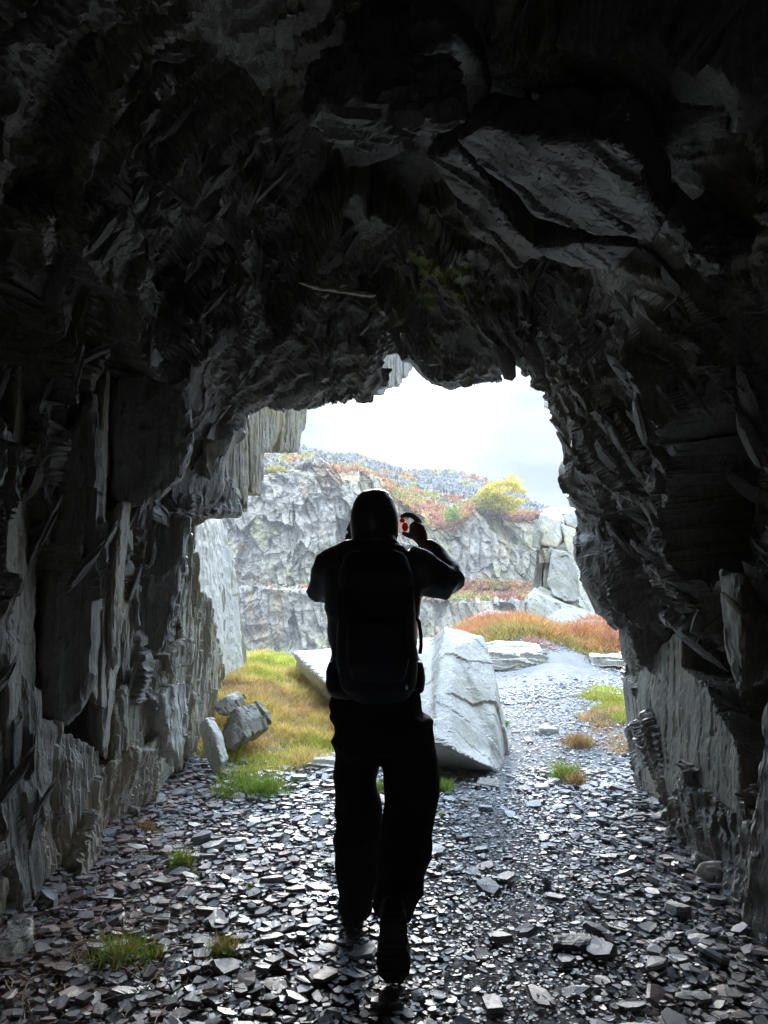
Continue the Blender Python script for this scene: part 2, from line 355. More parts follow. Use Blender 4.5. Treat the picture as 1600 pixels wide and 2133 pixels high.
# finer layers are read at the already broken surface, so that step faces get layers of their own
for q_, ((lg, nm_), w_) in enumerate(zip(SETS, wts)):
    k = w_ > .001; Z = lambda v: np.bincount(np.flatnonzero(k), weights=v, minlength=len(Pf))*w_
    Pk = Pd[k]
    h3_ = h3_ + Z(facets(Pk, frame(lg, nm_, (.065, .55, .19)), 300+q_*7, 1.0)[0])
    s1 = s1 + Z(strands(Pk, lg, nm_, (.10, .9, .14), 401+q_*31)); s2 = s2 + Z(strands(Pk, lg, nm_, (.035, .4, .05), 411+q_*31)); s3 = s3 + Z(strands(Pk, lg, nm_, (.014, .22, .02), 421+q_*31))
disp = coarse + ampf*(rough_amt*(0.058*h3_ + 0.050*s1 + 0.017*s2 + 0.006*s3))
disp -= 0.05*amp
lim = .05 + .5*np.clip(dist_m-.15, 0, 10)**1.5; disp = np.minimum(disp, lim)
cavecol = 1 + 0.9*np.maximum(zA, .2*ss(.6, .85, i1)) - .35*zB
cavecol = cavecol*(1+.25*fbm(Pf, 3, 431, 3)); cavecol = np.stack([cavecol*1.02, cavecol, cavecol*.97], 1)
mossm = np.exp(-((Pf[:, 0]-.28)/.22)**2-((Pf[:, 1]-4.2)/.3)**2)*ss(2.6, 3.0, Pf[:, 2])*ss(-.1, .3, vn(Pf, 9, 441)); cavecol = cavecol*(1-mossm[:, None]) + np.array([[1.6, 1.9, .4]])*mossm[:, None]
Vc = Pf + Nf*disp[:, None]
Vc[:, 1] += amp*0.10*h2
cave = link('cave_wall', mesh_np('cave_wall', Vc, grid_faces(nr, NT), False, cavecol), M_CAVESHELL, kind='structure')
SHELL = Vc.reshape(nr, NT, 3); SHN = nrm

# ------------------------------------------------------------------ slabs and blocks of rock
def break_up(bm, edge):
    """even fine mesh over a solid"""
    me = bpy.data.meshes.new('t'); bm.to_mesh(me); tmp = bpy.data.objects.new('tmp', me); COL.objects.link(tmp)
    m = tmp.modifiers.new('r', 'REMESH'); m.mode = 'VOXEL'; m.voxel_size = edge*.55
    out = bpy.data.meshes.new_from_object(tmp.evaluated_get(bpy.context.evaluated_depsgraph_get()))
    bpy.data.objects.remove(tmp); bpy.data.meshes.remove(me); bm.clear(); bm.from_mesh(out); bpy.data.meshes.remove(out)
    bmesh.ops.recalc_face_normals(bm, faces=bm.faces[:])
def break_up_old(bm, edge, rounds=7):
    for _ in range(rounds):
        es = [e for e in bm.edges if e.calc_length() > edge]
        if not es or len(bm.faces) > 60000: break
        bmesh.ops.subdivide_edges(bm, edges=es, cuts=1, use_grid_fill=True)
        bmesh.ops.triangulate(bm, faces=[f for f in bm.faces if len(f.verts) > 4])
def roughen(bm, amp, seed, M=None, jag=0.0, js=18, fine=0.0, groove=0.0, warp=0.0):
    bm.normal_update(); bm.verts.ensure_lookup_table()
    P = np.array([v.co[:] for v in bm.verts]); Nn = np.array([v.normal[:] for v in bm.verts])
    if M is None: M = frame((-0.05, 0.1, 1), (.5, .85, 0), (amp*6, amp*40, amp*10))
    h, e, _ = facets(P + warp*np.stack([vn(P, 3, seed), vn(P, 3, seed+5), vn(P, 3, seed+9)], 1), M, seed, 1.2)
    D = amp*h + 0.25*amp*fbm(P, 0.25/amp, seed+3, 2)
    if fine: D = D + fine*facets(P + Nn*(2*D)[:, None], np.asarray(M)*3.3, seed+31, 1.3)[0]
    if groove:
        Q = P @ np.asarray(M).T*[.8, .55, .8]; g_ = np.abs(vn(Q + .25*np.stack([vn(P, 5, seed+41)]*3, 1), 1, seed+43))
        D = D - groove*np.clip(1-g_/.07, 0, 1)*ss(-.3, .2, vn(P, 2.5, seed+45))
    D = Nn*D[:, None]
    if jag: D = D + jag*np.stack([vn(P, js, seed+21), vn(P, js, seed+22), vn(P*[1, 1, .4], js, seed+23)], 1)
    for v, d in zip(bm.verts, D): v.co += Vector(d)
def slab(name, pts, ext, mat, parent=None, edge=0.05, amp=0.012, jag=0.006, seed=1, M=None, js=18, back=None, fine=None, groove=0.0, **k):
    """pts: outline of the face [(px,py,Y)]; ext: thickness vector"""
    f = [W(*q) for q in pts]; ext = Vector(ext); bm = bmesh.new()
    c = sum(f, Vector())/len(f)
    a = [bm.verts.new(q) for q in f]; sc_ = 0.9 if back is None else back
    b = [bm.verts.new(c + (q-c)*sc_ + ext) for q in f]
    bm.faces.new(a); bm.faces.new(b[::-1]); n = len(a)
    for i in range(n): bm.faces.new((a[i], b[i], b[(i+1) % n], a[(i+1) % n]))
    bmesh.ops.triangulate(bm, faces=bm.faces[:]); bmesh.ops.recalc_face_normals(bm, faces=bm.faces[:])
    break_up(bm, edge); roughen(bm, amp, seed, M, jag, js, amp*.4 if fine is None else fine, groove)
    return bm_obj(name, bm, mat, parent, **k)
ST = 'structure'
# left side of the tunnel: slate planks paled in colour to look lit by the opening, dark blocks between them
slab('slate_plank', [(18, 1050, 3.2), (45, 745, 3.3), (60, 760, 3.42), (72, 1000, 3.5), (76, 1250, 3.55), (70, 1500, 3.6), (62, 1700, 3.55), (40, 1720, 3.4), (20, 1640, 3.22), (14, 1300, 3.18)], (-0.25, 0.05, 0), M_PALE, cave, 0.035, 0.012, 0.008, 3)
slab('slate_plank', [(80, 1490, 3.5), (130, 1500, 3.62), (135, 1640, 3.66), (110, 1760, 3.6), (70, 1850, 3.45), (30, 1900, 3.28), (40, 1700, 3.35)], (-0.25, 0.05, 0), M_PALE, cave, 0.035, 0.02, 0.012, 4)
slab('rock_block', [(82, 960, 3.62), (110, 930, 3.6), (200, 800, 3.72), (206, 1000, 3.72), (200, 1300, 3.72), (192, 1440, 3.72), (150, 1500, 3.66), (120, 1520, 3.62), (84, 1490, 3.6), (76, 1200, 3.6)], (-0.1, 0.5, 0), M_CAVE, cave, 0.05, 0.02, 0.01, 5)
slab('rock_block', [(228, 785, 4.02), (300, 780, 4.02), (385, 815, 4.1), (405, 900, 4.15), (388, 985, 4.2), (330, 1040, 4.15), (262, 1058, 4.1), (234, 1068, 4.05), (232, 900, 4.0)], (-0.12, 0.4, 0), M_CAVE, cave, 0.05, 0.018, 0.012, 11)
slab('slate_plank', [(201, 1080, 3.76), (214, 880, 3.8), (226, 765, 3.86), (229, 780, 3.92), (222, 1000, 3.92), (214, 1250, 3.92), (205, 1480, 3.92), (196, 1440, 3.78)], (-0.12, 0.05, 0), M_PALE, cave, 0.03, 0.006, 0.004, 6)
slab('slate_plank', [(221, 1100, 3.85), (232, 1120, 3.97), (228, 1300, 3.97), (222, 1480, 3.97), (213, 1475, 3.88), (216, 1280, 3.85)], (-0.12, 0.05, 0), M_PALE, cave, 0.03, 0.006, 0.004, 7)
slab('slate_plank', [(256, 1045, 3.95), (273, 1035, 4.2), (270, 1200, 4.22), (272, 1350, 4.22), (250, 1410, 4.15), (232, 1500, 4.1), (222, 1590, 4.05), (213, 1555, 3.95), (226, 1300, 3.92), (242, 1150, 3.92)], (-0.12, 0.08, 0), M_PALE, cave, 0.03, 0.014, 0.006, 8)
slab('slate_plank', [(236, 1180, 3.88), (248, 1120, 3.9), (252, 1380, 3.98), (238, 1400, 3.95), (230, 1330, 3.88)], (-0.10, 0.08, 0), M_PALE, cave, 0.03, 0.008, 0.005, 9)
slab('rock_block', [(270, 1070, 4.5), (310, 1050, 4.52), (402, 1078, 4.58), (388, 1130, 4.58), (378, 1210, 4.58), (362, 1290, 4.58), (335, 1358, 4.56), (303, 1378, 4.54), (282, 1345, 4.5), (272, 1220, 4.48)], (-0.12, 0.3, 0), M_CAVE, cave, 0.05, 0.018, 0.008, 10)
# lower left wall, irregular blocks running out into the light
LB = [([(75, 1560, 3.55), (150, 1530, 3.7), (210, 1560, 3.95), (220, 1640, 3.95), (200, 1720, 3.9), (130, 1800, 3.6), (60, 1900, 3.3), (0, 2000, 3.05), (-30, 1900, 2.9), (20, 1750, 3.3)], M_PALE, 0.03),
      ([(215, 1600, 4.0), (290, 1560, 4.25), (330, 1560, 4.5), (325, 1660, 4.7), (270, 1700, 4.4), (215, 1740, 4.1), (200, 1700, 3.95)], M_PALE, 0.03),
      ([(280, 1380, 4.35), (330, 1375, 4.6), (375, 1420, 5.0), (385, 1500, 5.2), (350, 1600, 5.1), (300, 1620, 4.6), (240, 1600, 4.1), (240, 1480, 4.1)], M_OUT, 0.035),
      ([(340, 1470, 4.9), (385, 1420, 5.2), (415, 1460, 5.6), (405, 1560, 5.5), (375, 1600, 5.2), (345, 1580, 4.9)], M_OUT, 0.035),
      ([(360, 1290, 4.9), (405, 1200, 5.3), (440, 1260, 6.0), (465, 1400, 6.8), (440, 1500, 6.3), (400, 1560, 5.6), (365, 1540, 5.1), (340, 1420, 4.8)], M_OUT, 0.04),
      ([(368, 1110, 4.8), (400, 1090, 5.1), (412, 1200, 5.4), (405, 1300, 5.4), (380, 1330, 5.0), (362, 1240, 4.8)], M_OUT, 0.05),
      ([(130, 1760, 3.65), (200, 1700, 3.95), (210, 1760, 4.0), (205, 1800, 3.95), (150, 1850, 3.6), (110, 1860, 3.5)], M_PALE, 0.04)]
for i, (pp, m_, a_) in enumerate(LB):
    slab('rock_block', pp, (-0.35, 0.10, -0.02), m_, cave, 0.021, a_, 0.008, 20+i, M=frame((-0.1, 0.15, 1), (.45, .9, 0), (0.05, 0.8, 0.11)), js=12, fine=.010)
slab('rock_block', [(338, 1455, 4.55), (362, 1425, 4.7), (388, 1418, 4.85), (394, 1510, 4.88), (374, 1585, 4.75), (350, 1535, 4.6)], (-0.25, 0.05, 0), M_BOULD, cave, 0.021, 0.025, 0.01, 35, M=frame((0, 0.1, 1), (.45, .9, 0), (.12, .6, .2)), fine=.01)
slab('slate_plank', [(374, 1210, 4.92), (384, 1120, 5.0), (396, 1094, 5.15), (404, 1130, 5.22), (396, 1275, 5.2), (373, 1300, 5.0)], (-0.25, 0.05, 0), M_BOULD, cave, 0.021, 0.012, 0.008, 36, fine=.006)
slab('rock_block', [(352, 1362, 4.6), (405, 1330, 4.9), (410, 1345, 5.0), (400, 1385, 4.95), (356, 1398, 4.65)], (-0.25, 0.12, -.03), M_OUT, cave, 0.021, 0.02, 0.01, 37, fine=.01)
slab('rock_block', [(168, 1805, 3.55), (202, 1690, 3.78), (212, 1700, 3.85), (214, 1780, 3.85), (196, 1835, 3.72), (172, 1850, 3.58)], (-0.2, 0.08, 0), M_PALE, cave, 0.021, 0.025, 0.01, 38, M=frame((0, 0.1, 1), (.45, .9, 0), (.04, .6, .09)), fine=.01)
# right wall: the big cleaved slab and its neighbours
slab('wall_slab', [(1306, 1424, 4.95), (1330, 1398, 4.8), (1368, 1352, 4.55), (1408, 1312, 4.3), (1421, 1330, 4.2), (1418, 1388, 4.2), (1470, 1424, 3.9), (1492, 1480, 3.75), (1520, 1530, 3.6), (1543, 1590, 3.45), (1548, 1660, 3.42),
     (1556, 1720, 3.38), (1520, 1800, 3.5), (1420, 1760, 4.0), (1345, 1680, 4.75), (1328, 1620, 4.95), (1314, 1520, 5.0)], (0.3, 0.05, 0), M_SLABR, cave, 0.022, 0.008, 0.012, 40, M=frame((0.0, 0.22, 1), (.3, 1, -.2), (0.07, 1.6, 0.3)), js=7, fine=.004, groove=.014)
slab('rock_block', [(1398, 1660, 3.95), (1420, 1600, 3.9), (1432, 1640, 3.85), (1470, 1650, 3.7), (1520, 1700, 3.5), (1590, 1730, 3.2), (1600, 1860, 3.1), (1540, 1900, 3.2), (1450, 1810, 3.6), (1395, 1740, 4.0)], (0.3, 0.15, 0), M_CAVE, cave, 0.022, 0.03, 0.02, 41, M=frame((0, .5, .85), (.2, .85, -.5), (.05, .5, .12)), js=9, fine=.012)
slab('slate_plank', [(1596, 1480, 2.98), (1640, 1380, 2.85), (1650, 1990, 2.8), (1590, 1985, 2.92), (1538, 1945, 3.06), (1550, 1840, 3.06), (1575, 1650, 3.02)], (0.2, 0.3, 0), M_CAVE, cave, 0.024, 0.02, 0.012, 42)
slab('slate_plank', [(1503, 1190, 3.3), (1545, 1200, 3.15), (1548, 1340, 3.15), (1540, 1440, 3.2), (1520, 1380, 3.3), (1508, 1290, 3.3)], (0.15, 0.1, 0), M_SLABR, cave, 0.02, 0.02, 0.008, 43, fine=.008)
# long slabs of the roof
def roofpt(px, py, a, b):
    u, v = (px-800)/F, (1066.5-py)/F; dy, dz = CP-v*SP, SP+v*CP; t = (a-CAMZ)/(dz+b*u)
    return (px, py, dy*t)
RP = [([(890, 330), (950, 300), (1010, 380), (1075, 465), (1150, 540), (1080, 548), (1000, 500), (940, 420)], 3.42, .42),
      ([(945, 293), (1010, 268), (1090, 300), (1180, 370), (1270, 445), (1360, 512), (1240, 502), (1120, 450), (1010, 370)], 3.38, .46),
      ([(1078, 277), (1112, 263), (1235, 312), (1310, 390), (1385, 468), (1362, 502), (1262, 440), (1140, 340)], 3.33, .46),
      ([(1225, 302), (1290, 288), (1345, 338), (1352, 385), (1392, 462), (1310, 400)], 3.30, .44),
      ([(1360, 478), (1398, 468), (1445, 520), (1518, 568), (1490, 577), (1420, 540)], 3.26, .46),
      ([(1100, 520), (1200, 505), (1330, 520), (1290, 560), (1180, 548)], 3.40, .46),
      ([(840, 60), (905, 40), (1000, 130), (1015, 190), (960, 250), (900, 200), (860, 140)], 3.42, .1)]
for i, (pp, a_, b_) in enumerate(RP):
    slab('roof_slab', [roofpt(x_, y_, a_, b_) for x_, y_ in pp], (0.05, 0.05, 0.22), M_ROOF, cave, 0.03, 0.020, 0.03, 260+i, js=7, fine=.002, groove=.012, M=frame((0.80, 0.35, -0.5), (-.35, .9, .1), (0.13, 2.0, 0.6)))
RF = [([(1365, 480, 2.95), (1400, 470, 2.85), (1440, 520, 2.8), (1515, 568, 2.75), (1490, 575, 2.9), (1420, 540, 2.95)], (0.2, 0.1, 0.2)),
      ([(625, 250, 2.75), (720, 205, 2.6), (830, 225, 2.62), (990, 250, 2.6), (900, 290, 2.72), (760, 320, 2.85), (650, 290, 2.85)], (0, 0, 0.25))]
for i, (pp, ex) in enumerate(RF):
    slab('roof_slab', pp, ex, M_ROOF, cave, 0.04, 0.03, 0.02, 60+i, M=frame((0.95, 0.2, 0.1), (0.1, 0.1, 0.9), (0.05, 0.5, 0.12)))
# wedge hanging at the top of the mouth and pale splinters beside it
slab('rock_block', [(868, 745, 4.9), (905, 708, 4.85), (945, 735, 4.85), (985, 770, 4.9), (1000, 792, 4.95), (965, 803, 4.95), (937, 810, 4.95), (905, 790, 4.95)], (0, 0.4, 0.12), M_SLABR, cave, 0.03, 0.012, 0.006, 80, M=frame((0.75, 0.2, -0.6), (0.2, 0.9, 0.2), (0.1, 0.9, 0.05)))
SPL = [(718, 745, 734, 772), (757, 740, 775, 768), (784, 728, 806, 826), (806, 735, 824, 812), (824, 740, 840, 808), (840, 738, 853, 790), (852, 742, 862, 775)]
for i, (a, b, c_, d) in enumerate(SPL):
    y0 = 5.35+.16*i; y1 = y0+.16
    slab('slate_splinter', [(a, b-25, y0), (c_+1, b-25, y1), (c_+1, d-14, y1), (c_-3, d-4, y1-.02), (a+6, d, y0+.05), (a+2, d-8, y0)], (-0.08, 0.02, 0.0), M_BOULD, cave, 0.03, 0.006, 0.005, 90+i)
# hanging face of pale planks left of the mouth, out in the daylight
HP = [[(470, 880, 5.25), (500, 860, 5.4), (505, 1000, 5.4), (498, 1072, 5.4), (478, 1076, 5.28), (474, 980, 5.22)],
      [(500, 850, 5.4), (520, 845, 5.55), (523, 1000, 5.55), (520, 1066, 5.55), (501, 1070, 5.42)],
      [(518, 845, 5.5), (556, 840, 5.85), (552, 940, 5.85), (545, 1032, 5.85), (524, 1030, 5.6)],
      [(552, 840, 5.9), (592, 838, 6.3), (590, 890, 6.3), (575, 925, 6.2), (563, 943, 6.1), (552, 940, 5.95)],
      [(590, 838, 6.5), (612, 838, 6.7), (606, 942, 6.7), (583, 941, 6.5)],
      [(611, 838, 6.7), (641, 838, 7.1), (637, 880, 7.1), (628, 918, 7.0), (624, 942, 6.95), (606, 942, 6.72)],
      [(470, 985, 5.15), (490, 1000, 5.3), (520, 1058, 5.4), (516, 1062, 5.4), (480, 1015, 5.2)]]
for i, pp in enumerate(HP):
    slab('slate_plank', pp, (-0.35, 0.10, 0.0), M_OUT, cave, 0.035, 0.014, 0.006, 110+i, M=frame((0, 0, 1), (.45, .9, 0.0), (0.05, 1.0, 0.09)))
slab('rock_block', [(398, 1092, 4.95), (430, 1070, 4.95), (505, 1074, 5.3), (500, 1040, 5.3), (480, 1000, 5.15), (450, 960, 5.0), (400, 1000, 4.9), (380, 1060, 4.85)], (-0.1, 0.4, 0), M_CAVE, cave, 0.04, 0.02, 0.01, 120)
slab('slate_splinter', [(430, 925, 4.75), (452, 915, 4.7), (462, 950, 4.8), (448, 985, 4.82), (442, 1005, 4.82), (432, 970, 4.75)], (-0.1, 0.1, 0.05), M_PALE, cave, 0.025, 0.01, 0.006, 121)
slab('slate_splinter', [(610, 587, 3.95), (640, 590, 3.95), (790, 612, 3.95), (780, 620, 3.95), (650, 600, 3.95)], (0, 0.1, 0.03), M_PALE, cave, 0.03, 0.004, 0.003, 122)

# rock face running out from the tunnel on the left
lf = link('rock_face', None, None, kind=ST, loc=(-1.6, 6.5, 0)) if False else None
yy = np.arange(4.6, 8.4, 0.013); zz = np.arange(-0.15, 3.4, 0.013)
YY, ZZ = np.meshgrid(yy, zz); P = np.stack([np.full(YY.size, -1.68), YY.ravel(), ZZ.ravel()], 1)
P[:, 0] += -0.10*ss(1.2, 2.2, P[:, 2]) - 0.15*ss(0.8, 2.6, P[:, 2])*ss(7, 8.2, P[:, 1]) + 0.12*ss(0.9, 0.0, P[:, 2])
P[:, 0] -= 0.8*ss(8.0, 8.4, P[:, 1])
h, e, _ = facets(P, frame((-.05, .1, 1), (.4, .9, 0), (0.16, 0.9, 0.3)), 500, 1.2); h2_, _, _ = facets(P, frame((-.05, .1, 1), (.4, .9, 0), (0.05, 0.6, 0.1)), 510, 1.2)
D0 = 0.11*h + 0.03*h2_; P3 = P.copy(); P3[:, 0] += 2*D0
h4, _, _ = facets(P3, frame((-.05, .1, 1), (.4, .9, 0), (0.022, 0.35, 0.05)), 515, 1.3)
P[:, 0] += D0 + .013*h4 + .006*strands(P3, (-.05, .15, 1), (.4, .9, 0), (.03, .4, .035), 531)
rock_face = link('rock_face', mesh_np('rock_face', P, grid_faces(len(zz), len(yy))), M_OUT, kind=ST)
slab('wall_slab', [(402, 1084, 5.85), (464, 1078, 7.6), (474, 1110, 7.7), (490, 1175, 7.8), (500, 1290, 7.95), (510, 1400, 8.0), (474, 1440, 7.5), (455, 1400, 7.0), (445, 1330, 6.7), (425, 1290, 6.4), (410, 1260, 6.1), (400, 1180, 5.9)],
     (-0.3, 0.05, 0), M_BOULD, rock_face, 0.05, 0.012, 0.01, 130, M=frame((0, 0.1, 1), (1, 0.2, 0), (0.2, 1.5, 0.5)))
slab('rock_block', [(470, 1120, 8.0), (492, 1180, 8.0), (502, 1270, 8.2), (513, 1330, 8.3), (512, 1400, 8.2), (495, 1420, 8.0), (480, 1300, 7.9)], (-0.3, 0.3, 0), M_BLOCK, rock_face, 0.06, 0.02, 0.01, 131)
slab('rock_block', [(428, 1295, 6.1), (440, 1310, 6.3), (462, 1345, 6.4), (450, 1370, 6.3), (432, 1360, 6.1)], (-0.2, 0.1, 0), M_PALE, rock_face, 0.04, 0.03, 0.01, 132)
slab('rock_block', [(300, 1575, 4.4), (345, 1500, 4.7), (385, 1490, 5.1), (390, 1540, 5.2), (370, 1600, 5.1), (335, 1650, 4.9), (310, 1640, 4.6)], (-0.2, 0.15, 0), M_OUT, rock_face, 0.024, 0.04, 0.012, 133)

# ------------------------------------------------------------------ loose shards along the roof and walls of the tunnel (parts of the cave)
def shard_mesh(seed):
    r = random.Random(seed); n = r.randint(6, 9); L_ = 1.0; w = r.uniform(0.14, 0.34); th = r.uniform(0.05, 0.10)
    pts = []
    for i in range(n):
        a = 2*math.pi*i/n + r.uniform(-.25, .25); rr = r.uniform(0.75, 1.1)
        pts.append((math.cos(a)*w*rr*0.5, math.sin(a)*L_*rr*0.5))
    bm = bmesh.new()
    lay = 3; vs = []
    for k in range(lay+1):
        s = 1 - 0.12*k + r.uniform(-.05, .05); ox, oy = r.uniform(-.03, .03), r.uniform(-.06, .06)
        vs.append([bm.verts.new((x*s+ox+r.uniform(-.012, .012), y*s+oy+r.uniform(-.02, .02), th*(k/lay-.5)+r.uniform(-.006, .006))) for x, y in pts])
    bm.faces.new(vs[0][::-1]); bm.faces.new(vs[-1])
    for k in range(lay):
        for i in range(n): bm.faces.new((vs[k][i], vs[k][(i+1) % n], vs[k+1][(i+1) % n], vs[k+1][i]))
    bmesh.ops.triangulate(bm, faces=bm.faces[:])
    me = bpy.data.meshes.new('slate_shard'); bm.to_mesh(me); bm.free(); return me
shards = [shard_mesh(900+i) for i in range(14)]
for m_ in shards: m_.materials.append(M_CAVE)
rs = random.Random(5)
for k in range(250):
    i = rs.randrange(mouth_row-150, mouth_row-14)
    j = rs.randrange(60, NT-60)
    p = Vector(SHELL[i, j]); n = Vector(SHN[i, j])
    if p.z < 0.35: continue
    lng = Vector((-0.45*(1 if p.x > 0 else -0.6) + rs.uniform(-.35, .35), rs.uniform(-.2, .5), 0.85 + rs.uniform(-.4, .2))).normalized()
    nn = (Vector((0.7, 0.35, 0.3)) * (-1 if p.x > 0 else 1) + n*1.8 + Vector((rs.uniform(-.4, .4), rs.uniform(-.4, .4), rs.uniform(-.3, .3)))).normalized()
    xx = lng.cross(nn).normalized(); nn = xx.cross(lng)
    s = rs.uniform(0.14, 0.42)
    R = Matrix((xx, lng, nn)).transposed().to_4x4()
    o = bpy.data.objects.new('slate_shard', shards[k % 14]); COL.objects.link(o); o.parent = cave
    o.matrix_local = Matrix.Translation(p + n*0.015) @ R @ Matrix.Diagonal((s, s, s*rs.uniform(.6, 1.2), 1))

# ------------------------------------------------------------------ slate chips on the floor
def chips(n, xr, yr, smin, smax, sides, seed, zj, tiltdeg, size_fn=None, mask=None):
    r = np.random.default_rng(seed)
    x = r.uniform(*xr, n); y = yr[0] + (yr[1]-yr[0])*r.uniform(0, 1, n)**1.15
    if mask is not None:
        k = mask(x, y, r.uniform(0, 1, n)); x, y = x[k], y[k]; n = len(x)
    s = smin*(smax/smin)**(r.uniform(0, 1, n)**1.6)
    if size_fn is not None: s = s*size_fn(x, y)
    a = np.linspace(0, 2*np.pi, sides, endpoint=False)[None, :] + r.uniform(-.38, .38, (n, sides))
    rad = r.uniform(0.62, 1.12, (n, sides)); asp = r.uniform(0.5, 1.0, (n, 1))
    px, py = np.cos(a)*rad*s[:, None]*.5, np.sin(a)*rad*s[:, None]*.5*asp
    th = s*r.uniform(0.05, 0.18, n)
    top = np.stack([px*.93, py*.93, np.repeat(th[:, None], sides, 1)], 2); bot = np.stack([px, py, np.zeros_like(px)], 2)
    top[..., 2] += r.uniform(-.12, .12, (n, sides))*th[:, None]
    V = np.concatenate([bot, top], 1)                                   # n, 2*sides, 3
    az = r.uniform(0, 2*np.pi, n); tl = np.abs(r.normal(0, math.radians(tiltdeg), n)); td = r.uniform(0, 2*np.pi, n)
    ca, sa = np.cos(az), np.sin(az); V = np.stack([V[..., 0]*ca[:, None]-V[..., 1]*sa[:, None], V[..., 0]*sa[:, None]+V[..., 1]*ca[:, None], V[..., 2]], 2)
    ux, uy = np.cos(td), np.sin(td); ct, st = np.cos(tl), np.sin(tl)
    al = V[..., 0]*ux[:, None]+V[..., 1]*uy[:, None]
    al2 = al*ct[:, None]+V[..., 2]*st[:, None]; z2 = -al*st[:, None]+V[..., 2]*ct[:, None]
    V = np.stack([V[..., 0]+(al2-al)*ux[:, None], V[..., 1]+(al2-al)*uy[:, None], z2], 2)
    V += np.stack([x, y, gz(x, y)+r.uniform(-.3, 1, n)*zj], 1)[:, None, :]
    m = 2*sides; base = (np.arange(n)*m)[:, None, None]
    fc = [(sides, sides+i, sides+i+1) for i in range(1, sides-1)]
    for i in range(sides):
        j = (i+1) % sides; fc += [(i, j, sides+j), (i, sides+j, sides+i)]
    Fa = (np.array(fc)[None]+base).reshape(-1, 3)
    g = r.uniform(0.18, 0.42, n); purple = (r.uniform(0, 1, n) < 0.10 + 0.55*ss(-0.4, -1.3, x+0.2*np.sin(y*3))*ss(6, 4.2, y))
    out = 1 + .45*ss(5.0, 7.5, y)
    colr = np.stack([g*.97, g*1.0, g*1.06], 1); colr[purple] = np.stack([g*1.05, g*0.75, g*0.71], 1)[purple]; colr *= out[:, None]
    return V.reshape(-1, 3), Fa, np.repeat(colr, m, 0)
def pathsize(x, y): return 0.45 + 0.55*np.clip(np.abs(x-0.55-0.05*(y-3))/0.75, 0, 1)**1.0
def nograss(x, y, u):
    inb = (x < 2.6) & (x > -1.75)
    gb = (((x+1.2)/0.75)**2 + ((y-6.6)/2.0)**2 < 1)
    return inb & (~gb | (u < 0.15))
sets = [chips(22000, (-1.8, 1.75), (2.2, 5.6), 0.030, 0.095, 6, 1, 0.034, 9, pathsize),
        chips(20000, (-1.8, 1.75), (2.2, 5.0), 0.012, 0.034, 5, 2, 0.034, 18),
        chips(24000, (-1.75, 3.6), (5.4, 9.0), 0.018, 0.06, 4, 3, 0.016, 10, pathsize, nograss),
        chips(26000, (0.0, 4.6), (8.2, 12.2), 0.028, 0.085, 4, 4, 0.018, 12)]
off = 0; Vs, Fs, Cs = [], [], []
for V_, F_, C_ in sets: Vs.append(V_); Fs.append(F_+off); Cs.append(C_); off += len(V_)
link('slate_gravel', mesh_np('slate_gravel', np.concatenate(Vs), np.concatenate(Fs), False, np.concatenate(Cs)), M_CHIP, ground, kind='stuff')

def piece_mesh(seed):
    r = random.Random(seed); n = r.randint(6, 8); asp = r.uniform(.5, .95); bm = bmesh.new(); rings = []
    base = [(2*math.pi*i/n+r.uniform(-.3, .3), r.uniform(.7, 1.1)) for i in range(n)]
    th = r.uniform(.09, .2); lay = 2
    for k in range(lay+1):
        s = (1, 1.0, .9)[k]; o_ = (r.uniform(-.04, .04), r.uniform(-.04, .04))
        rings.append([bm.verts.new((math.cos(a)*q*s*.5+o_[0], math.sin(a)*q*s*.5*asp+o_[1], th*k/lay+r.uniform(-.012, .012))) for a, q in base])
    bm.faces.new(rings[0][::-1])
    ctr = bm.verts.new((r.uniform(-.1, .1), r.uniform(-.1, .1), th*1.02+r.uniform(-.02, .03)))
    for i in range(n):
        j = (i+1) % n
        for k in range(lay): bm.faces.new((rings[k][i], rings[k][j], rings[k+1][j], rings[k+1][i]))
        bm.faces.new((rings[-1][i], rings[-1][j], ctr))
    me = bpy.data.meshes.new('slate_piece'); bm.to_mesh(me); bm.free()
    g = r.uniform(.16, .38); c = (g, g*1.01, g*1.05) if r.random() < .75 else (g*1.05, g*.74, g*.7)
    ca = me.color_attributes.new(name='col', type='FLOAT_COLOR', domain='POINT')
    ca.data.foreach_set('color', np.tile(np.array([*c, 1], np.float32), len(me.vertices)))
    me.materials.append(M_CHIP); return me
pieces = [piece_mesh(40+i) for i in range(26)]
rs = random.Random(11); cnt = 0; used = []
while cnt < 296:
    y = 2.3 + 3.0*rs.random()**1.5; x = rs.uniform(-1.55, 1.55)
    if abs(x-0.55) < 0.5 and rs.random() < .5: continue
    s = rs.uniform(0.075, 0.15)
    if any((x-a)**2+(y-b)**2 < (0.42*(s+q))**2 for a, b, q in used): continue
    if ((x+.08)**2+(y-3.2)**2 < .02) or ((x-.03)**2+(y-2.8)**2 < .01): continue
    used.append((x, y, s)); cnt += 1
    o = bpy.data.objects.new('slate_piece', pieces[rs.randrange(26)]); COL.objects.link(o); o.parent = ground
    o.location = (x, y, float(gz(x, y))+0.012+rs.uniform(0, .014)); o.scale = (s, s, s*rs.uniform(.6, 1.3))
    o.rotation_euler = (rs.gauss(0, .16), rs.gauss(0, .16), rs.uniform(0, 6.28))

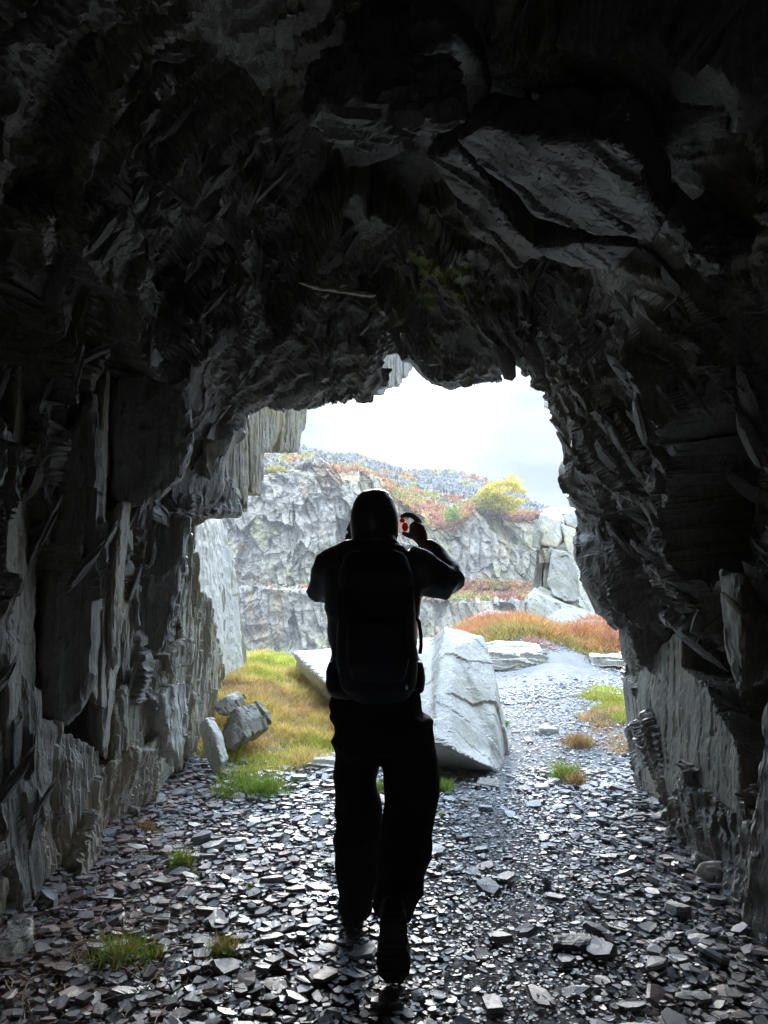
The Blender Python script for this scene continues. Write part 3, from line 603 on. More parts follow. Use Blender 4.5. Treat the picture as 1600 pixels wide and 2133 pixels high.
# ------------------------------------------------------------------ far side of the quarry
colpx = [-600, 380, 500, 560, 600, 640, 690, 740, 790, 850, 900, 940, 985, 1020, 1065, 1110, 1160, 1250, 2100]
top_y = [900, 930, 985, 985, 985, 958, 972, 978, 1000, 1050, 1085, 1100, 1052, 1056, 1074, 1076, 1085, 1090, 1100]
mid_y = [880, 915, 945, 945, 950, 950, 957, 965, 985, 1008, 1015, 1025, 1030, 1035, 1055, 1066, 1075, 1080, 1090]
rid_y = [850, 880, 893, 905, 915, 934, 946, 945, 962, 981, 979, 979, 990, 1003, 1012, 1046, 1062, 1072, 1080]
led_b = [1200, 1208, 1212, 1216, 1218, 1220, 1222, 1225, 1226, 1228, 1228, 1228, 1226, 1226, 1228, 1230, 1230, 1230, 1230]
led_f = [1210, 1218, 1220, 1224, 1226, 1226, 1232, 1240, 1245, 1250, 1252, 1252, 1252, 1252, 1250, 1250, 1250, 1250, 1250]
rowsdef = [([1560]*19, 61.0), ([1400]*19, 62.5), (led_f, 64.0), (led_b, 66.5), ([ (a+b)/2+6*math.sin(i*1.7) for i, (a, b) in enumerate(zip(led_b, top_y))], 68.0), (top_y, 70.0), (mid_y, 78.0), (rid_y, 94.0), ([r_+10 for r_ in rid_y], 110.0), ([1180]*19, 150.0)]
nsub = [70, 80, 12, 90, 85, 36, 36, 6, 4]
cpx = np.concatenate([np.linspace(-600, 400, 40), np.linspace(402, 1300, 520), np.linspace(1305, 2100, 30)])
ctrl = []
for pyl, Yd in rowsdef:
    py = np.interp(cpx, colpx, pyl)
    u, v = (cpx-800)/F, (1066.5-py)/F; dy, dz = CP-v*SP, SP+v*CP; t = Yd/dy
    ctrl.append(np.stack([u*t, np.full_like(t, Yd), CAMZ+dz*t], 1))
R_ = []; band = []
for i in range(len(ctrl)-1):
    for k in range(nsub[i]):
        f = k/nsub[i]; R_.append(ctrl[i]*(1-f)+ctrl[i+1]*f); band.append(i+f)
R_.append(ctrl[-1]); band.append(9.0)
R_ = np.array(R_); nrw, ncw = R_.shape[:2]; bandv = np.repeat(np.array(band), ncw); P = R_.reshape(-1, 3)
wp = 1.3*np.stack([fbm(P, .22, 3), fbm(P, .22, 4), fbm(P, .22, 5)], 1)
hA, eA, iA = facets(P+wp, frame((0.12, 0, 1), (.8, .6, .0), (1.7, 8, 3.6)), 600, 1.2)
hB, eB, iB = facets(P+wp*.7, frame((0.15, 0, 1), (.8, .6, .0), (0.55, 3.0, 1.1)), 610, 1.3)
hC, eC, iC = facets(P, frame((0.3, 0, 1), (1, .5, .2), (0.28, 0.9, 0.45)), 620, 1.3)
isrock = ((bandv < 2) | ((bandv > 3) & (bandv < 5))).astype(float)
tip = ss(5.6, 6.2, bandv)
wav = 1-2*np.abs(fbm(P*[1, 1, 1.5]+wp, .55, 640, 5)); stk = fbm(P*[1, 1, .25]+wp*.3, 1.3, 650, 4)
lw = ss(2, -8, P[:, 0])
dY = -(1.7*hA+0.45*hB+0.12*hC+(.12+.35*lw)*wav+.55*stk)*isrock - (0.35*hB + 0.30*hC)*(1-isrock)
near_edge = np.exp(-((bandv-5)/.25)**2)
P2 = P.copy(); P2[:, 1] += dY; P2[:, 2] += (1-isrock)*(0.35*hC+0.2*hB) + near_edge*0.6*vn(P, .5, 12)
# rock colours: grey, greenish lichen, violet-grey slate, ochre streaks; heather on the ledges
g = 0.28 + 0.07*fbm(P, .5, 70, 5) + 0.06*fbm(P*[1.6, 1, .3], 1.2, 71, 4)
colc = np.stack([g*1.10, g, g*.80], 1)
def blend(c, m, k): return c*(1-m[:, None]) + np.array(k)[None]*m[:, None]
lich = ss(0.0, .35, fbm(P, .18, 72, 4))*ss(-20, 5, P[:, 0]); colc = blend(colc, lich*.75, (.31, .30, .16))
viol = ss(-.1, .3, fbm(P, .12, 73, 3) + .5*ss(-2, -14, P[:, 0])); colc = blend(colc, viol*.5, (.27, .225, .215))
och = ss(.18, .4, fbm(P*[1.6, 1, .6], .5, 74, 4)); colc = blend(colc, och*.5*isrock, (.38, .28, .15))
yel = ss(.2, .42, fbm(P, .6, 75, 5)); colc = blend(colc, yel*.45*isrock, (.36, .36, .14))
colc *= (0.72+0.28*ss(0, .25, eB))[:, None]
tg = .17+.08*(iC-.5)+.07*fbm(P, .35, 86, 4); tipc = np.stack([tg*1.02, tg, tg*.97], 1); colc = colc*(1-tip[:, None]) + tipc*tip[:, None]
veg = np.clip(np.exp(-((bandv-5.18)/.30)**2)*1.5*ss(-8, 5, P[:, 0] + 6*fbm(P, .2, 80)) + ss(2.0, 2.3, bandv)*ss(3.3, 3.0, bandv)*1.3*ss(.0, .35, fbm(P, .45, 83)+.7*ss(0, 7, P[:, 0])), 0, 1)
veg = np.maximum(veg, ss(.26, .42, fbm(P, .33, 81, 4))*ss(4.9, 5.3, bandv)*.9)
veg = veg*ss(-.35, .05, fbm(P, .9, 82, 3)+.25)
vc = fbm(P, .8, 85, 3)
vcol = np.where((vc > .12)[:, None], np.array([.46, .42, .12])[None], np.where((vc < -.16)[:, None], np.array([.50, .24, .15])[None], np.array([.60, .33, .15])[None]))
colc = colc*(1-veg[:, None]) + vcol*veg[:, None]
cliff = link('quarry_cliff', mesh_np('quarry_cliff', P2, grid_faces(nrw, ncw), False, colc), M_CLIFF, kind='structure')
CL = P2.reshape(nrw, ncw, 3); VG = veg.reshape(nrw, ncw); VC = vcol.reshape(nrw, ncw, 3)

def sprigs(points, cols, h, spread, nb, seed, wdt=0.02, up=0.7, taper=True):
    """bushy clumps of thin upright sprigs: points (n,3)"""
    r = np.random.default_rng(seed); n = len(points); m = n*nb
    b = np.repeat(points, nb, 0) + np.concatenate([r.normal(0, 1, (m, 2))*np.repeat(np.broadcast_to(spread, n), nb)[:, None], np.zeros((m, 1))], 1)
    hh = np.repeat(np.broadcast_to(h, n), nb)*r.uniform(.45, 1.15, m)
    d = np.stack([r.normal(0, 1-up, m), r.normal(0, 1-up, m), np.ones(m)], 1); d /= np.linalg.norm(d, axis=1, keepdims=True)
    a = r.uniform(0, np.pi, m); w = np.stack([np.cos(a), np.sin(a), np.zeros(m)], 1)*wdt*r.uniform(.6, 1.3, (m, 1))
    bend = np.stack([r.normal(0, .28, m), r.normal(0, .28, m), np.zeros(m)], 1)*hh[:, None]
    mid = b + d*hh[:, None]*.55 + bend*.3; tip_ = b + d*hh[:, None] + bend
    V = np.stack([b-w*.5, b+w*.5, mid-w*.5, mid+w*.5, tip_], 1).reshape(-1, 3)
    fc = np.array([(0, 1, 3), (0, 3, 2), (2, 3, 4)]); Fa = (fc[None]+(np.arange(m)*5)[:, None, None]).reshape(-1, 3)
    cc = np.repeat(cols, nb, 0)*r.uniform(.7, 1.3, (m, 1))
    return V, Fa, np.repeat(cc, 5, 0)
# heather clumps on the far ledges and slopes
ri = np.random.default_rng(21)
cand = np.argwhere((VG > .45)); cand = cand[ri.permutation(len(cand))[:9000]]
pts = CL[cand[:, 0], cand[:, 1]]; pc = VC[cand[:, 0], cand[:, 1]]*ri.uniform(.75, 1.25, (len(cand), 1))
link('far_heather', mesh_np('far_heather', *sprigs(pts, pc,   .26, .13, 8, 22, .09)[:2], False, sprigs(pts, pc,   .26, .13, 8, 22, .09)[2]), M_HEATH,
     label='orange and yellow heather growing along the ledges of the far quarry cliff', cat='heather', kind='stuff')

# ------------------------------------------------------------------ near heather, grass
def heath_pts(n, seed):
    r = np.random.default_rng(seed); x = r.uniform(1.0, 6.5, n); y = r.uniform(10.9, 14.2, n)
    k = (y > 11.1 + .35*np.sin(x*3) + .2*np.sin(x*7.3)) & ~(((x-1.9)/.5)**2+((y-11.3)/.5)**2 < 1); x, y = x[k], y[k]
    return np.stack([x, y, gz(x, y)-.03], 1)
hp = heath_pts(2600, 31); v = fbm(hp, 1.3, 33, 3); v2 = vn(hp, 3.5, 39)
hc = np.where((v > .15)[:, None], np.array([.64, .29, .15])[None], np.where((v < -.22)[:, None], np.array([.48, .38, .13])[None], np.array([.66, .38, .15])[None]))
hc = np.where((v2 > .55)[:, None], np.array([.62, .31, .24])[None], hc); hc = np.where(((hp[:, 1] < 11.45) & (v2 < .0))[:, None], np.array([.34, .33, .09])[None], hc)
hv = sprigs(hp, hc, (.11+.20*ss(11, 12.5, hp[:, 1]))*(1+.7*v), .07, 34, 34, .014, .5)
link('heather', mesh_np('heather', hv[0], hv[1], False, hv[2]), M_HEATH, label='band of orange and pink heather at the far edge of the slate path', cat='heather', kind='stuff')

r_ = np.random.default_rng(41); n = 5200
x = r_.uniform(-1.8, 0.1, n); y = r_.uniform(4.7, 9.6, n)
edge_ = -0.62 + 0.35*ss(5.2, 6.2, y) - .0*y + .10*np.sin(y*4.1) + .06*np.sin(y*9)
k = (x < edge_ - .55*ss(5.6, 4.7, y)) & (x > -1.62 + .55*ss(6.2, 5.2, y)); x, y = x[k], y[k]
gp = np.stack([x, y, gz(x, y)-.005], 1); v = fbm(gp, 1.8, 42, 3)
gc = np.where((v > .16)[:, None], np.array([.62, .62, .13])[None], np.array([.84, .66, .24])[None]); gc = np.where((v < -.25)[:, None], np.array([.72, .52, .24])[None], gc)
gc = np.where(((gp[:, 1] < 5.3) & (gp[:, 0] > -1.05))[:, None], np.array([.28, .42, .05])[None], gc)
gv = sprigs(gp, gc*(.75+.5*(vn(gp, 11, 47)*.5+.5))[:, None], .04+.085*np.clip(.5+vn(gp, 5, 48)+.4*vn(gp, 12, 49), 0, 1.3), .045, 22, 43, .0065, .38)
link('grass', mesh_np('grass', gv[0], gv[1], False, gv[2]), M_GRASS, label='bank of straw yellow and green grass below the pale rock face', cat='grass', kind='stuff')
r_ = np.random.default_rng(51); n = 1300
x = r_.uniform(1.55, 3.4, n); y = r_.uniform(6.0, 8.6, n)
k = (x > .268*y+.05+.08*np.sin(y*6)+.05*np.sin(y*13)) & (x > 1.78) ; x, y = x[k], y[k]
gp = np.stack([x, y, gz(x, y)-.005], 1); v = vn(gp, 1.6, 52)
gc = np.where((gp[:, 1] > 7.3)[:, None], np.array([.52, .52, .08])[None], np.array([.62, .42, .20])[None]); gc = np.where((v > .3)[:, None], np.array([.50, .52, .10])[None], gc)
gv = sprigs(gp, gc*(.75+.5*(vn(gp, 11, 57)*.5+.5))[:, None], .03+.09*np.clip(.5+vn(gp, 5, 58), 0, 1.3), .04, 22, 53, .006, .38)
link('grass', mesh_np('grass', gv[0], gv[1], False, gv[2]), M_GRASS, label='patch of green and rust brown grass beside the foot of the tunnel wall', cat='grass', kind='stuff')

GREEN, STRAW, RUST = np.array([.27, .42, .05]), np.array([.50, .38, .15]), np.array([.46, .26, .12])
def tuft(px, py, rad, h, nb, cg, cs, mixf, label, seed, wd=.0032, sp=.55):
    c = Gd(px, py); r = np.random.default_rng(seed); n = nb
    p = np.stack([r.normal(0, rad*.5, n), r.normal(0, rad*.5, n), np.zeros(n)], 1)
    p[:, 2] = gz(c.x+p[:, 0], c.y+p[:, 1])
    cc = np.where((r.uniform(0, 1, n) < mixf)[:, None], cg[None], cs[None])
    V_, F_, C_ = sprigs(p, cc, h, rad*.12, 5, seed+1, wd, sp)
    link('grass_tuft', mesh_np('grass_tuft', V_, F_, False, C_), M_GRASS, label=label, cat='grass tuft', group='grass tufts growing out of the slate', loc=(c.x, c.y, 0.015))
tuft(250, 2010, .11, .10, 75, GREEN, STRAW, .55, 'widest green and straw tuft on the floor near the twigs', 61)
tuft(470, 2002, .06, .085, 55, GREEN, STRAW, .45, 'spiky olive tuft alone between grey slates near the widest tuft', 62)
tuft(312, 2005, .04, .06, 22, GREEN, STRAW, .8, 'short green sprout hugging the edge of the widest tuft', 63)
tuft(378, 1812, .05, .11, 34, GREEN, STRAW, .8, 'thin bright green tuft on the purple slates below the rock wall', 64)
tuft(400, 1835, .06, .03, 40, GREEN, STRAW, .9, 'low mossy green patch just in front of the thin tuft', 65, sp=.3)
tuft(1178, 1625, .09, .13, 90, GREEN, STRAW, .75, 'bright green clump leading the grass strip on the path', 66, .004)
tuft(1200, 1640, .07, .10, 60, STRAW, RUST, .5, 'dry straw clump leaning against the bright green clump', 67, .004)
tuft(1205, 1560, .12, .11, 120, STRAW, RUST, .35, 'rust brown clump behind the bright green clump', 68, .004)
tuft(926, 1652, .05, .09, 50, GREEN, STRAW, .8, 'green tuft at the dark foot of the boulder', 69, .004)
tuft(922, 1708, .025, .04, 22, GREEN, STRAW, .95, 'tiny green sprout on the gravel beside the walker', 70)
tuft(797, 1655, .07, .10, 50, GREEN, STRAW, .7, 'green tuft seen between the legs of the walker', 71, .004)
tuft(548, 1660, .15, .13, 150, GREEN, STRAW, .85, 'vivid green clump at the front corner of the grass bank', 72, .0042)
tuft(530, 1858, .03, .035, 16, GREEN, STRAW, .9, 'tiny yellow green sprout on the slates beside the walker', 73)
tuft(1052, 1512, .04, .04, 40, np.array([.36, .42, .04]), GREEN, .6, 'small cushion of lime moss beside the boulder', 74, .005, .4)
tuft(305, 1742, .07, .05, 45, RUST, STRAW, .6, 'dry rusty weed on purple slates under the rock wall', 75)

# twigs and roots at the lower left
def tube_bm(bm, pts, rad, n=5):
    rings = []; pts = [Vector(p) for p in pts]
    for i, p in enumerate(pts):
        t = (pts[min(i+1, len(pts)-1)]-pts[max(i-1, 0)]).normalized(); a = t.orthogonal().normalized(); b = t.cross(a)
        r = rad[i] if isinstance(rad, (list, tuple)) else rad
        rings.append([bm.verts.new(p+a*math.cos(2*math.pi*k/n)*r+b*math.sin(2*math.pi*k/n)*r) for k in range(n)])
    # keep rings aligned
    for i in range(len(rings)-1):
        A, B = rings[i], rings[i+1]; o_ = min(range(n), key=lambda s: (A[0].co-B[s].co).length); B = B[o_:]+B[:o_]; rings[i+1] = B
        for k in range(n):
            try: bm.faces.new((A[k], A[(k+1) % n], B[(k+1) % n], B[k]))
            except ValueError: pass
    for R in (rings[0][::-1], rings[-1]):
        try: bm.faces.new(R)
        except ValueError: pass
M_TWIG = plain('dry_twig', (0.42, 0.30, 0.20), 0.8, 0.2)
bm = bmesh.new(); rt = random.Random(3)
for k in range(260):
    c = Gd(rt.uniform(-20, 420)**1.0, rt.uniform(1870, 2130)) if k < 185 else Gd(rt.uniform(200, 620), rt.uniform(1640, 1960))
    if c.x < -1.62: c.x = -1.6
    a = rt.uniform(0, 6.28); L_ = rt.uniform(.06, .28); p = Vector((c.x, c.y, float(gz(c.x, c.y))+.03)); pts = []
    for i in range(6):
        pts.append(p.copy()); a += rt.uniform(-.5, .5); p = p+Vector((math.cos(a), math.sin(a), rt.uniform(-.25, .3)))*L_/5; p.z = max(p.z, .02)
    r0 = rt.uniform(.0010, .0034); tube_bm(bm, pts, [r0*(1-.12*i) for i in range(6)], 4)
bm_obj('twigs', bm, M_TWIG, ground, kind='stuff')

# ------------------------------------------------------------------ boulders and slabs outside
def rock(name, V, faces, mat, edge, amp, jag, seed, label, cat, group=None, M=None, js=8):
    vs = [W(*q) for q in V]; c = sum(vs, Vector())/len(vs); c.z = 0
    bm = bmesh.new(); b = [bm.verts.new(q-c) for q in vs]
    for f in faces: bm.faces.new([b[i] for i in f])
    bmesh.ops.triangulate(bm, faces=bm.faces[:]); bmesh.ops.recalc_face_normals(bm, faces=bm.faces[:])
    break_up(bm, edge); roughen(bm, amp, seed, M, jag, js, amp*.35)
    return bm_obj(name, bm, mat, None, label=label, cat=cat, group=group, loc=c)
def prism(name, pts, ext, mat, edge, amp, jag, seed, label, cat, group=None, M=None, js=8, back=0.92):
    f = [W(*q) for q in pts]; c = sum(f, Vector())/len(f); c.z = 0; ext = Vector(ext)
    bm = bmesh.new(); cc = sum(f, Vector())/len(f)
    a = [bm.verts.new(q-c) for q in f]; b = [bm.verts.new(cc+(q-cc)*back+ext-c) for q in f]; n = len(a)
    bm.faces.new(a); bm.faces.new(b[::-1])
    for i in range(n): bm.faces.new((a[i], b[i], b[(i+1) % n], a[(i+1) % n]))
    bmesh.ops.triangulate(bm, faces=bm.faces[:]); bmesh.ops.recalc_face_normals(bm, faces=bm.faces[:])
    break_up(bm, edge); roughen(bm, amp, seed, M, jag, js, amp*.35)
    return bm_obj(name, bm, mat, None, label=label, cat=cat, group=group, loc=c)
# the big pale boulder: sloping smooth face, standing block at its right end, undercut foot
BV = [(608, 1356, 8.4), (760, 1343, 8.6), (888, 1330, 7.4), (905, 1328, 6.9), (926, 1303, 6.6), (1008, 1326, 6.5), (1032, 1420, 6.1), (1048, 1585, 5.65), (1040, 1612, 5.55),   # 0-8
      (1022, 1598, 5.35), (940, 1560, 5.2), (900, 1545, 5.25), (700, 1440, 7.0), (945, 1352, 6.2), (1030, 1500, 5.75), (1020, 1560, 5.6),                                     # 9-15
      (620, 1400, 8.9), (1000, 1400, 7.6), (1060, 1560, 6.6), (905, 1612, 5.95), (800, 1560, 6.6), (1000, 1612, 5.9), (880, 1400, 8.4), (1040, 1618, 5.9)]                     # 16-23
BF = [(0, 12, 11, 3, 2, 1), (3, 11, 10, 13, 4), (13, 10, 9, 15, 14), (4, 13, 5), (5, 13, 14, 6), (6, 14, 15, 7), (15, 9, 8, 7),
      (12, 20, 19, 11), (11, 19, 10), (10, 19, 21, 9), (9, 21, 23, 8), (0, 16, 20, 12), (8, 23, 18, 7), (7, 18, 6), (6, 18, 17, 5), (5, 17, 4), (4, 17, 3), (3, 17, 22, 2), (2, 22, 1), (1, 22, 16, 0),
      (16, 22, 17, 18, 23, 21, 19, 20)]
rock('boulder', BV, BF, M_BOULD, 0.034, 0.030, 0.005, 140, 'huge pale slate boulder with a smooth sloping face behind the walker', 'boulder', M=frame((.4, .3, -.9), (.2, 1, .5), (.55, 1.9, .9)))
# stones at the left
prism('rock', [(448, 1545, 5.75), (466, 1500, 5.6), (490, 1472, 5.65), (518, 1500, 5.65), (512, 1538, 5.55), (482, 1566, 5.5)], (.12, .35, 0), M_BLOCK, .024, .022, .004, 150, 'squarish stone with a pale top wedged beside the rock face', 'stone', 'stones lying by the rock face', M=frame((.3, .2, 1), (.6, .7, .2), (.12, .3, .2)))
prism('rock', [(414, 1508, 5.4), (428, 1498, 5.35), (450, 1538, 5.3), (462, 1590, 5.25), (445, 1616, 5.25), (424, 1570, 5.3)], (.03, .10, 0), M_BOULD, .022, .014, .004, 151, 'pale upright shard leaning between the squarish stone and rock face', 'stone', 'stones lying by the rock face', M=frame((.3, .2, 1), (.6, .7, .2), (.12, .3, .2)))
prism('rock', [(445, 1470, 6.1), (470, 1452, 6.1), (488, 1460, 6.15), (486, 1485, 6.1), (455, 1492, 6.0)], (.05, .3, 0), M_BLOCK, .024, .02, .005, 152, 'small dark stone tucked behind the squarish stone', 'stone', 'stones lying by the rock face', M=frame((.3, .2, 1), (.6, .7, .2), (.12, .3, .2)))
prism('rock', [(326, 1645, 5.1), (345, 1628, 5.15), (375, 1640, 5.2), (368, 1662, 5.05), (338, 1668, 5.0)], (.03, .10, 0), M_BOULD, .04, .012, .006, 153, 'small whitish stone at the foot of the rock face', 'stone', 'stones lying by the rock face', M=frame((.3, .2, 1), (.6, .7, .2), (.12, .3, .2)))
def flatstone(px, py, pts, h, mat, seed, label, tiltx=0.0):
    c = Gd(px, py); c.z = float(gz(c.x, c.y)); bm = bmesh.new(); n = len(pts)
    a = [bm.verts.new((x, y, h+tiltx*y)) for x, y in pts]; b = [bm.verts.new((x*1.05, y*1.05, -.02)) for x, y in pts]
    bm.faces.new(a); bm.faces.new(b[::-1])
    for i in range(n): bm.faces.new((a[i], b[i], b[(i+1) % n], a[(i+1) % n]))
    bmesh.ops.recalc_face_normals(bm, faces=bm.faces[:]); bmesh.ops.triangulate(bm, faces=bm.faces[:])
    big = max(abs(x) for x, y in pts) > .2
    break_up(bm, .03); roughen(bm, .035 if big else .006, seed, frame((1, .2, 0), (.1, .2, 1), (.05, .5, .3)) if big else None, .02 if big else .004, 6 if big else 20)
    return bm_obj('rock', bm, mat, None, label=label, cat='stone', group='flat stones lying on the gravel', loc=c)
flatstone(660, 1600, [(-.22, -.10), (.14, -.14), (.28, .05), (.22, .28), (-.02, .22)], .05, M_BOULD, 160, 'flat pale slab in the gravel between grass bank and walker')
flatstone(1065, 1400, [(-.45, -.2), (.0, -.3), (.5, -.1), (.42, .35), (-.1, .5), (-.5, .3)], .26, M_BOULD, 161, 'broad white slab on the path behind the boulder', .12)
flatstone(1140, 1530, [(-.08, -.03), (.09, -.08), (.03, .12), (-.06, .08)], .05, M_BOULD, 162, 'small pale triangular stone alone on the path')
flatstone(1102, 1545, [(-.05, -.08), (.02, -.09), (.02, .10), (-.03, .10)], .02, M_OUT, 163, 'narrow pale splinter beside the triangular stone on the path')
flatstone(1262, 1395, [(-.25, -.2), (.2, -.25), (.4, .1), (.1, .35), (-.2, .2)], .13, M_BOULD, 164, 'pale stone half buried in the heather by the tunnel wall')
flatstone(1015, 1640, [(-.09, -.04), (.08, -.05), (.09, .03), (-.05, .06)], .04, M_BLOCK, 165, 'small brown stone under the foot of the boulder', .3)
flatstone(1200, 1985, [(-.10, -.035), (.0, -.05), (.085, -.03), (.09, .03), (.0, .05), (-.09, .035)], .055, slate('speckled_slate', (.10, .10, .11), (.24, .24, .26), None, 0, .5, .5, stretch=(60, 60, 60)), 166, 'long rounded speckled stone among the slates, longest stone on the floor')
flatstone(355, 2035, [(-.035, -.09), (.03, -.08), (.045, .02), (.01, .10), (-.03, .07)], .035, slate('blue_slate', (.15, .16, .19), (.22, .23, .26), None, 0, .4, .6), 167, 'large blue grey slate lying beside the widest grass tuft', .2)
flatstone(20, 2010, [(-.07, -.11), (.05, -.12), (.07, .03), (.02, .14), (-.06, .10)], .05, M_PALE, 168, 'pale lump of slate against the wall beside the roots', .2)

# stacked blocks of the outcrop on the right, beyond the heather
G_ = 'blocks of the collapsed slate outcrop'
OB = [([(1094, 1255, 14.0), (1112, 1232, 14.2), (1175, 1262, 14.0), (1225, 1278, 14.4), (1290, 1292, 15.0), (1280, 1322, 13.8), (1200, 1325, 13.2), (1140, 1322, 13.3), (1100, 1322, 13.6)], (.3, 1.6, .1), M_BLOCK, 'long tilted slab at the base of the outcrop above the heather'),
      ([(1120, 1230, 15.0), (1124, 1222, 15.0), (1200, 1252, 15.0), (1262, 1285, 15.2), (1256, 1298, 15.0), (1180, 1262, 14.9), (1118, 1243, 14.9)], (.2, 1.0, 0), M_BLOCK, 'thin leaning slab resting on the long base slab'),
      ([(1103, 1240, 15.6), (1108, 1215, 15.6), (1122, 1120, 15.8), (1133, 1125, 15.8), (1128, 1235, 15.6), (1112, 1250, 15.5)], (.3, .8, 0), M_BLOCK, 'tall narrow slab standing at the outer edge of the outcrop'),
      ([(1131, 1215, 15.6), (1135, 1165, 15.6), (1147, 1170, 15.6), (1144, 1235, 15.5), (1130, 1236, 15.5)], (.2, .7, 0), M_BLOCK, 'slender dark post of slate under the squarish block'),
      ([(1122, 1146, 15.5), (1140, 1142, 15.5), (1147, 1150, 15.5), (1144, 1172, 15.5), (1124, 1174, 15.5)], (.2, .7, 0), M_OUT, 'squarish grey block wedged halfway up the outcrop'),
      ([(1108, 1140, 15.4), (1111, 1084, 15.5), (1122, 1080, 15.5), (1128, 1108, 15.4), (1120, 1148, 15.3), (1112, 1150, 15.3)], (.3, .8, 0), M_BLOCK, 'dark brown block leaning out near the top of the outcrop'),
      ([(1124, 1070, 15.8), (1150, 1062, 16.2), (1164, 1085, 16.0), (1168, 1125, 15.8), (1160, 1140, 15.7), (1128, 1134, 15.6), (1122, 1095, 15.7)], (.4, 1.0, .1), M_OUT, 'large smooth pale block crowning the outcrop'),
      ([(1128, 1062, 17.0), (1145, 1055, 17.2), (1210, 1060, 17.2), (1212, 1070, 17.0), (1130, 1074, 16.8)], (.5, 1.2, 0), M_OUT, 'flat capping slab across the top of the outcrop'),
      ([(1172, 1072, 16.8), (1215, 1068, 16.8), (1218, 1110, 16.6), (1182, 1095, 16.6)], (.4, 1.0, 0), M_BLOCK, 'dun coloured block below the capping slab'),
      ([(1168, 1090, 16.2), (1215, 1110, 16.0), (1225, 1200, 15.8), (1190, 1165, 15.8), (1178, 1140, 15.9)], (.4, 1.0, 0), M_OUT, 'pinkish sloping face beside the crowning block'),
      ([(1146, 1160, 15.3), (1152, 1142, 15.4), (1178, 1148, 15.3), (1200, 1180, 15.2), (1210, 1250, 15.0), (1180, 1255, 14.8), (1150, 1240, 14.9), (1140, 1215, 15.1)], (.4, 1.0, 0), M_BLOCK, 'broad lichen spotted slab leaning on the outcrop'),
      ([(1196, 1175, 15.4), (1222, 1190, 15.4), (1240, 1285, 15.0), (1205, 1262, 14.9)], (.4, 1.0, 0), M_OUT, 'grey slab partly hidden by the tunnel wall beside the lichen spotted slab')]
for i, (pp, ex, m_, lb) in enumerate(OB):
    prism('slate_block', pp, ex, m_, .045, .03, .012, 170+i, lb, 'rock', G_, M=frame((.1, 0, 1), (1, .3, .4), (.25, 1.4, .5)), js=4)

# ------------------------------------------------------------------ yellow tree on the far cliff, shrub beside it
M_BARK = plain('bark', (.16, .13, .10), .9, .2)
def tree(px, py, Yd, hgt, wid, nleaf, col, label, seed, name='birch_tree', cat='tree', lsize=.17, lean=-.25):
    b = W(px, py, Yd); root = empty(name, b, label, cat); r = random.Random(seed); bm = bmesh.new(); tips = []
    def limb(p, d, L_, rad, dep):
        pts = [p.copy()]
        for i in range(5):
            d = (d + Vector((r.uniform(-.22, .22), r.uniform(-.22, .22), r.uniform(-.05, .14)))).normalized(); p = p+d*L_/5; pts.append(p.copy())
            if dep >= 2: tips.append(p.copy())
        tube_bm(bm, pts, [rad*(1-.14*i) for i in range(6)], 5)
        if dep < 3:
            for k in range(3 if dep else 6):
                q = pts[r.randint(2, 5)]; a = r.uniform(0, 6.28)
                limb(q.copy(), (d*.55+Vector((math.cos(a)*wid/hgt*.9, math.sin(a)*wid/hgt*.9, r.uniform(.0, .5)))).normalized(), L_*r.uniform(.5, .72), rad*.5, dep+1)
        else: tips.append(p.copy())
    limb(Vector((0, 0, -.2)), Vector((lean, 0, 1)).normalized(), hgt*.5, hgt*.018, 0)
    T_ = np.array([t[:] for t in tips]); fz = hgt/T_[:, 2].max(); fx = wid/2/np.percentile(np.abs(T_[:, 0]), 97)
    for v in bm.verts: v.co = Vector((v.co.x*fx, v.co.y*fx, v.co.z*fz))
    tips = [Vector((t.x*fx, t.y*fx, t.z*fz)) for t in tips]
    bm_obj('trunk', bm, M_BARK, root)
    rr = np.random.default_rng(seed); nc_ = 80
    a = rr.normal(0, 1, (nc_, 3)); a /= np.linalg.norm(a, axis=1, keepdims=True); a *= rr.uniform(.45, 1.0, (nc_, 1))**.6
    T = np.stack([a[:, 0]*wid*.44+lean*.3, a[:, 1]*wid*.40, hgt*.60+a[:, 2]*hgt*.36], 1); T = T[(vn(T, 2.2/wid, seed) > -.25)]
    cs_ = rr.uniform(.03, .075, len(T))*wid; j = rr.integers(0, len(T), nleaf); c = T[j] + rr.normal(0, 1, (nleaf, 3))*[1.2, 1.2, .6]*cs_[j][:, None]; m = nleaf
    a = rr.normal(0, 1, (m, 3)); a /= np.linalg.norm(a, axis=1, keepdims=True); bb = np.cross(a, rr.normal(0, 1, (m, 3))); bb /= np.linalg.norm(bb, axis=1, keepdims=True)
    s = lsize*rr.uniform(.6, 1.3, (m, 1)); V = np.stack([c-a*s*.5, c+bb*s*.35, c+a*s*.5, c-bb*s*.35], 1).reshape(-1, 3)
    cc = np.array(col)[None]*rr.uniform(.7, 1.25, (m, 1)); cc[:, 0] *= rr.uniform(.8, 1.15, m)
    link('crown', mesh_np('crown', V, np.arange(4*m).reshape(-1, 4), False, np.repeat(cc, 4, 0)), M_LEAF, root)
tree(1052, 1090, 68.5, 4.6, 4.4, 9000, (.72, .58, .08), 'yellow autumn tree standing alone on top of the far cliff', 200)
tree(1015, 1082, 69.0, 2.4, 3.4, 4200, (.42, .40, .09), 'low olive yellow bush beside the autumn tree', 201, 'shrub', 'bush', .15, .1)
tree(940, 1098, 68.0, 1.8, 1.8, 1800, (.26, .36, .06), 'small green bush spilling over the edge of the far cliff', 202, 'shrub', 'bush', .13, .1)
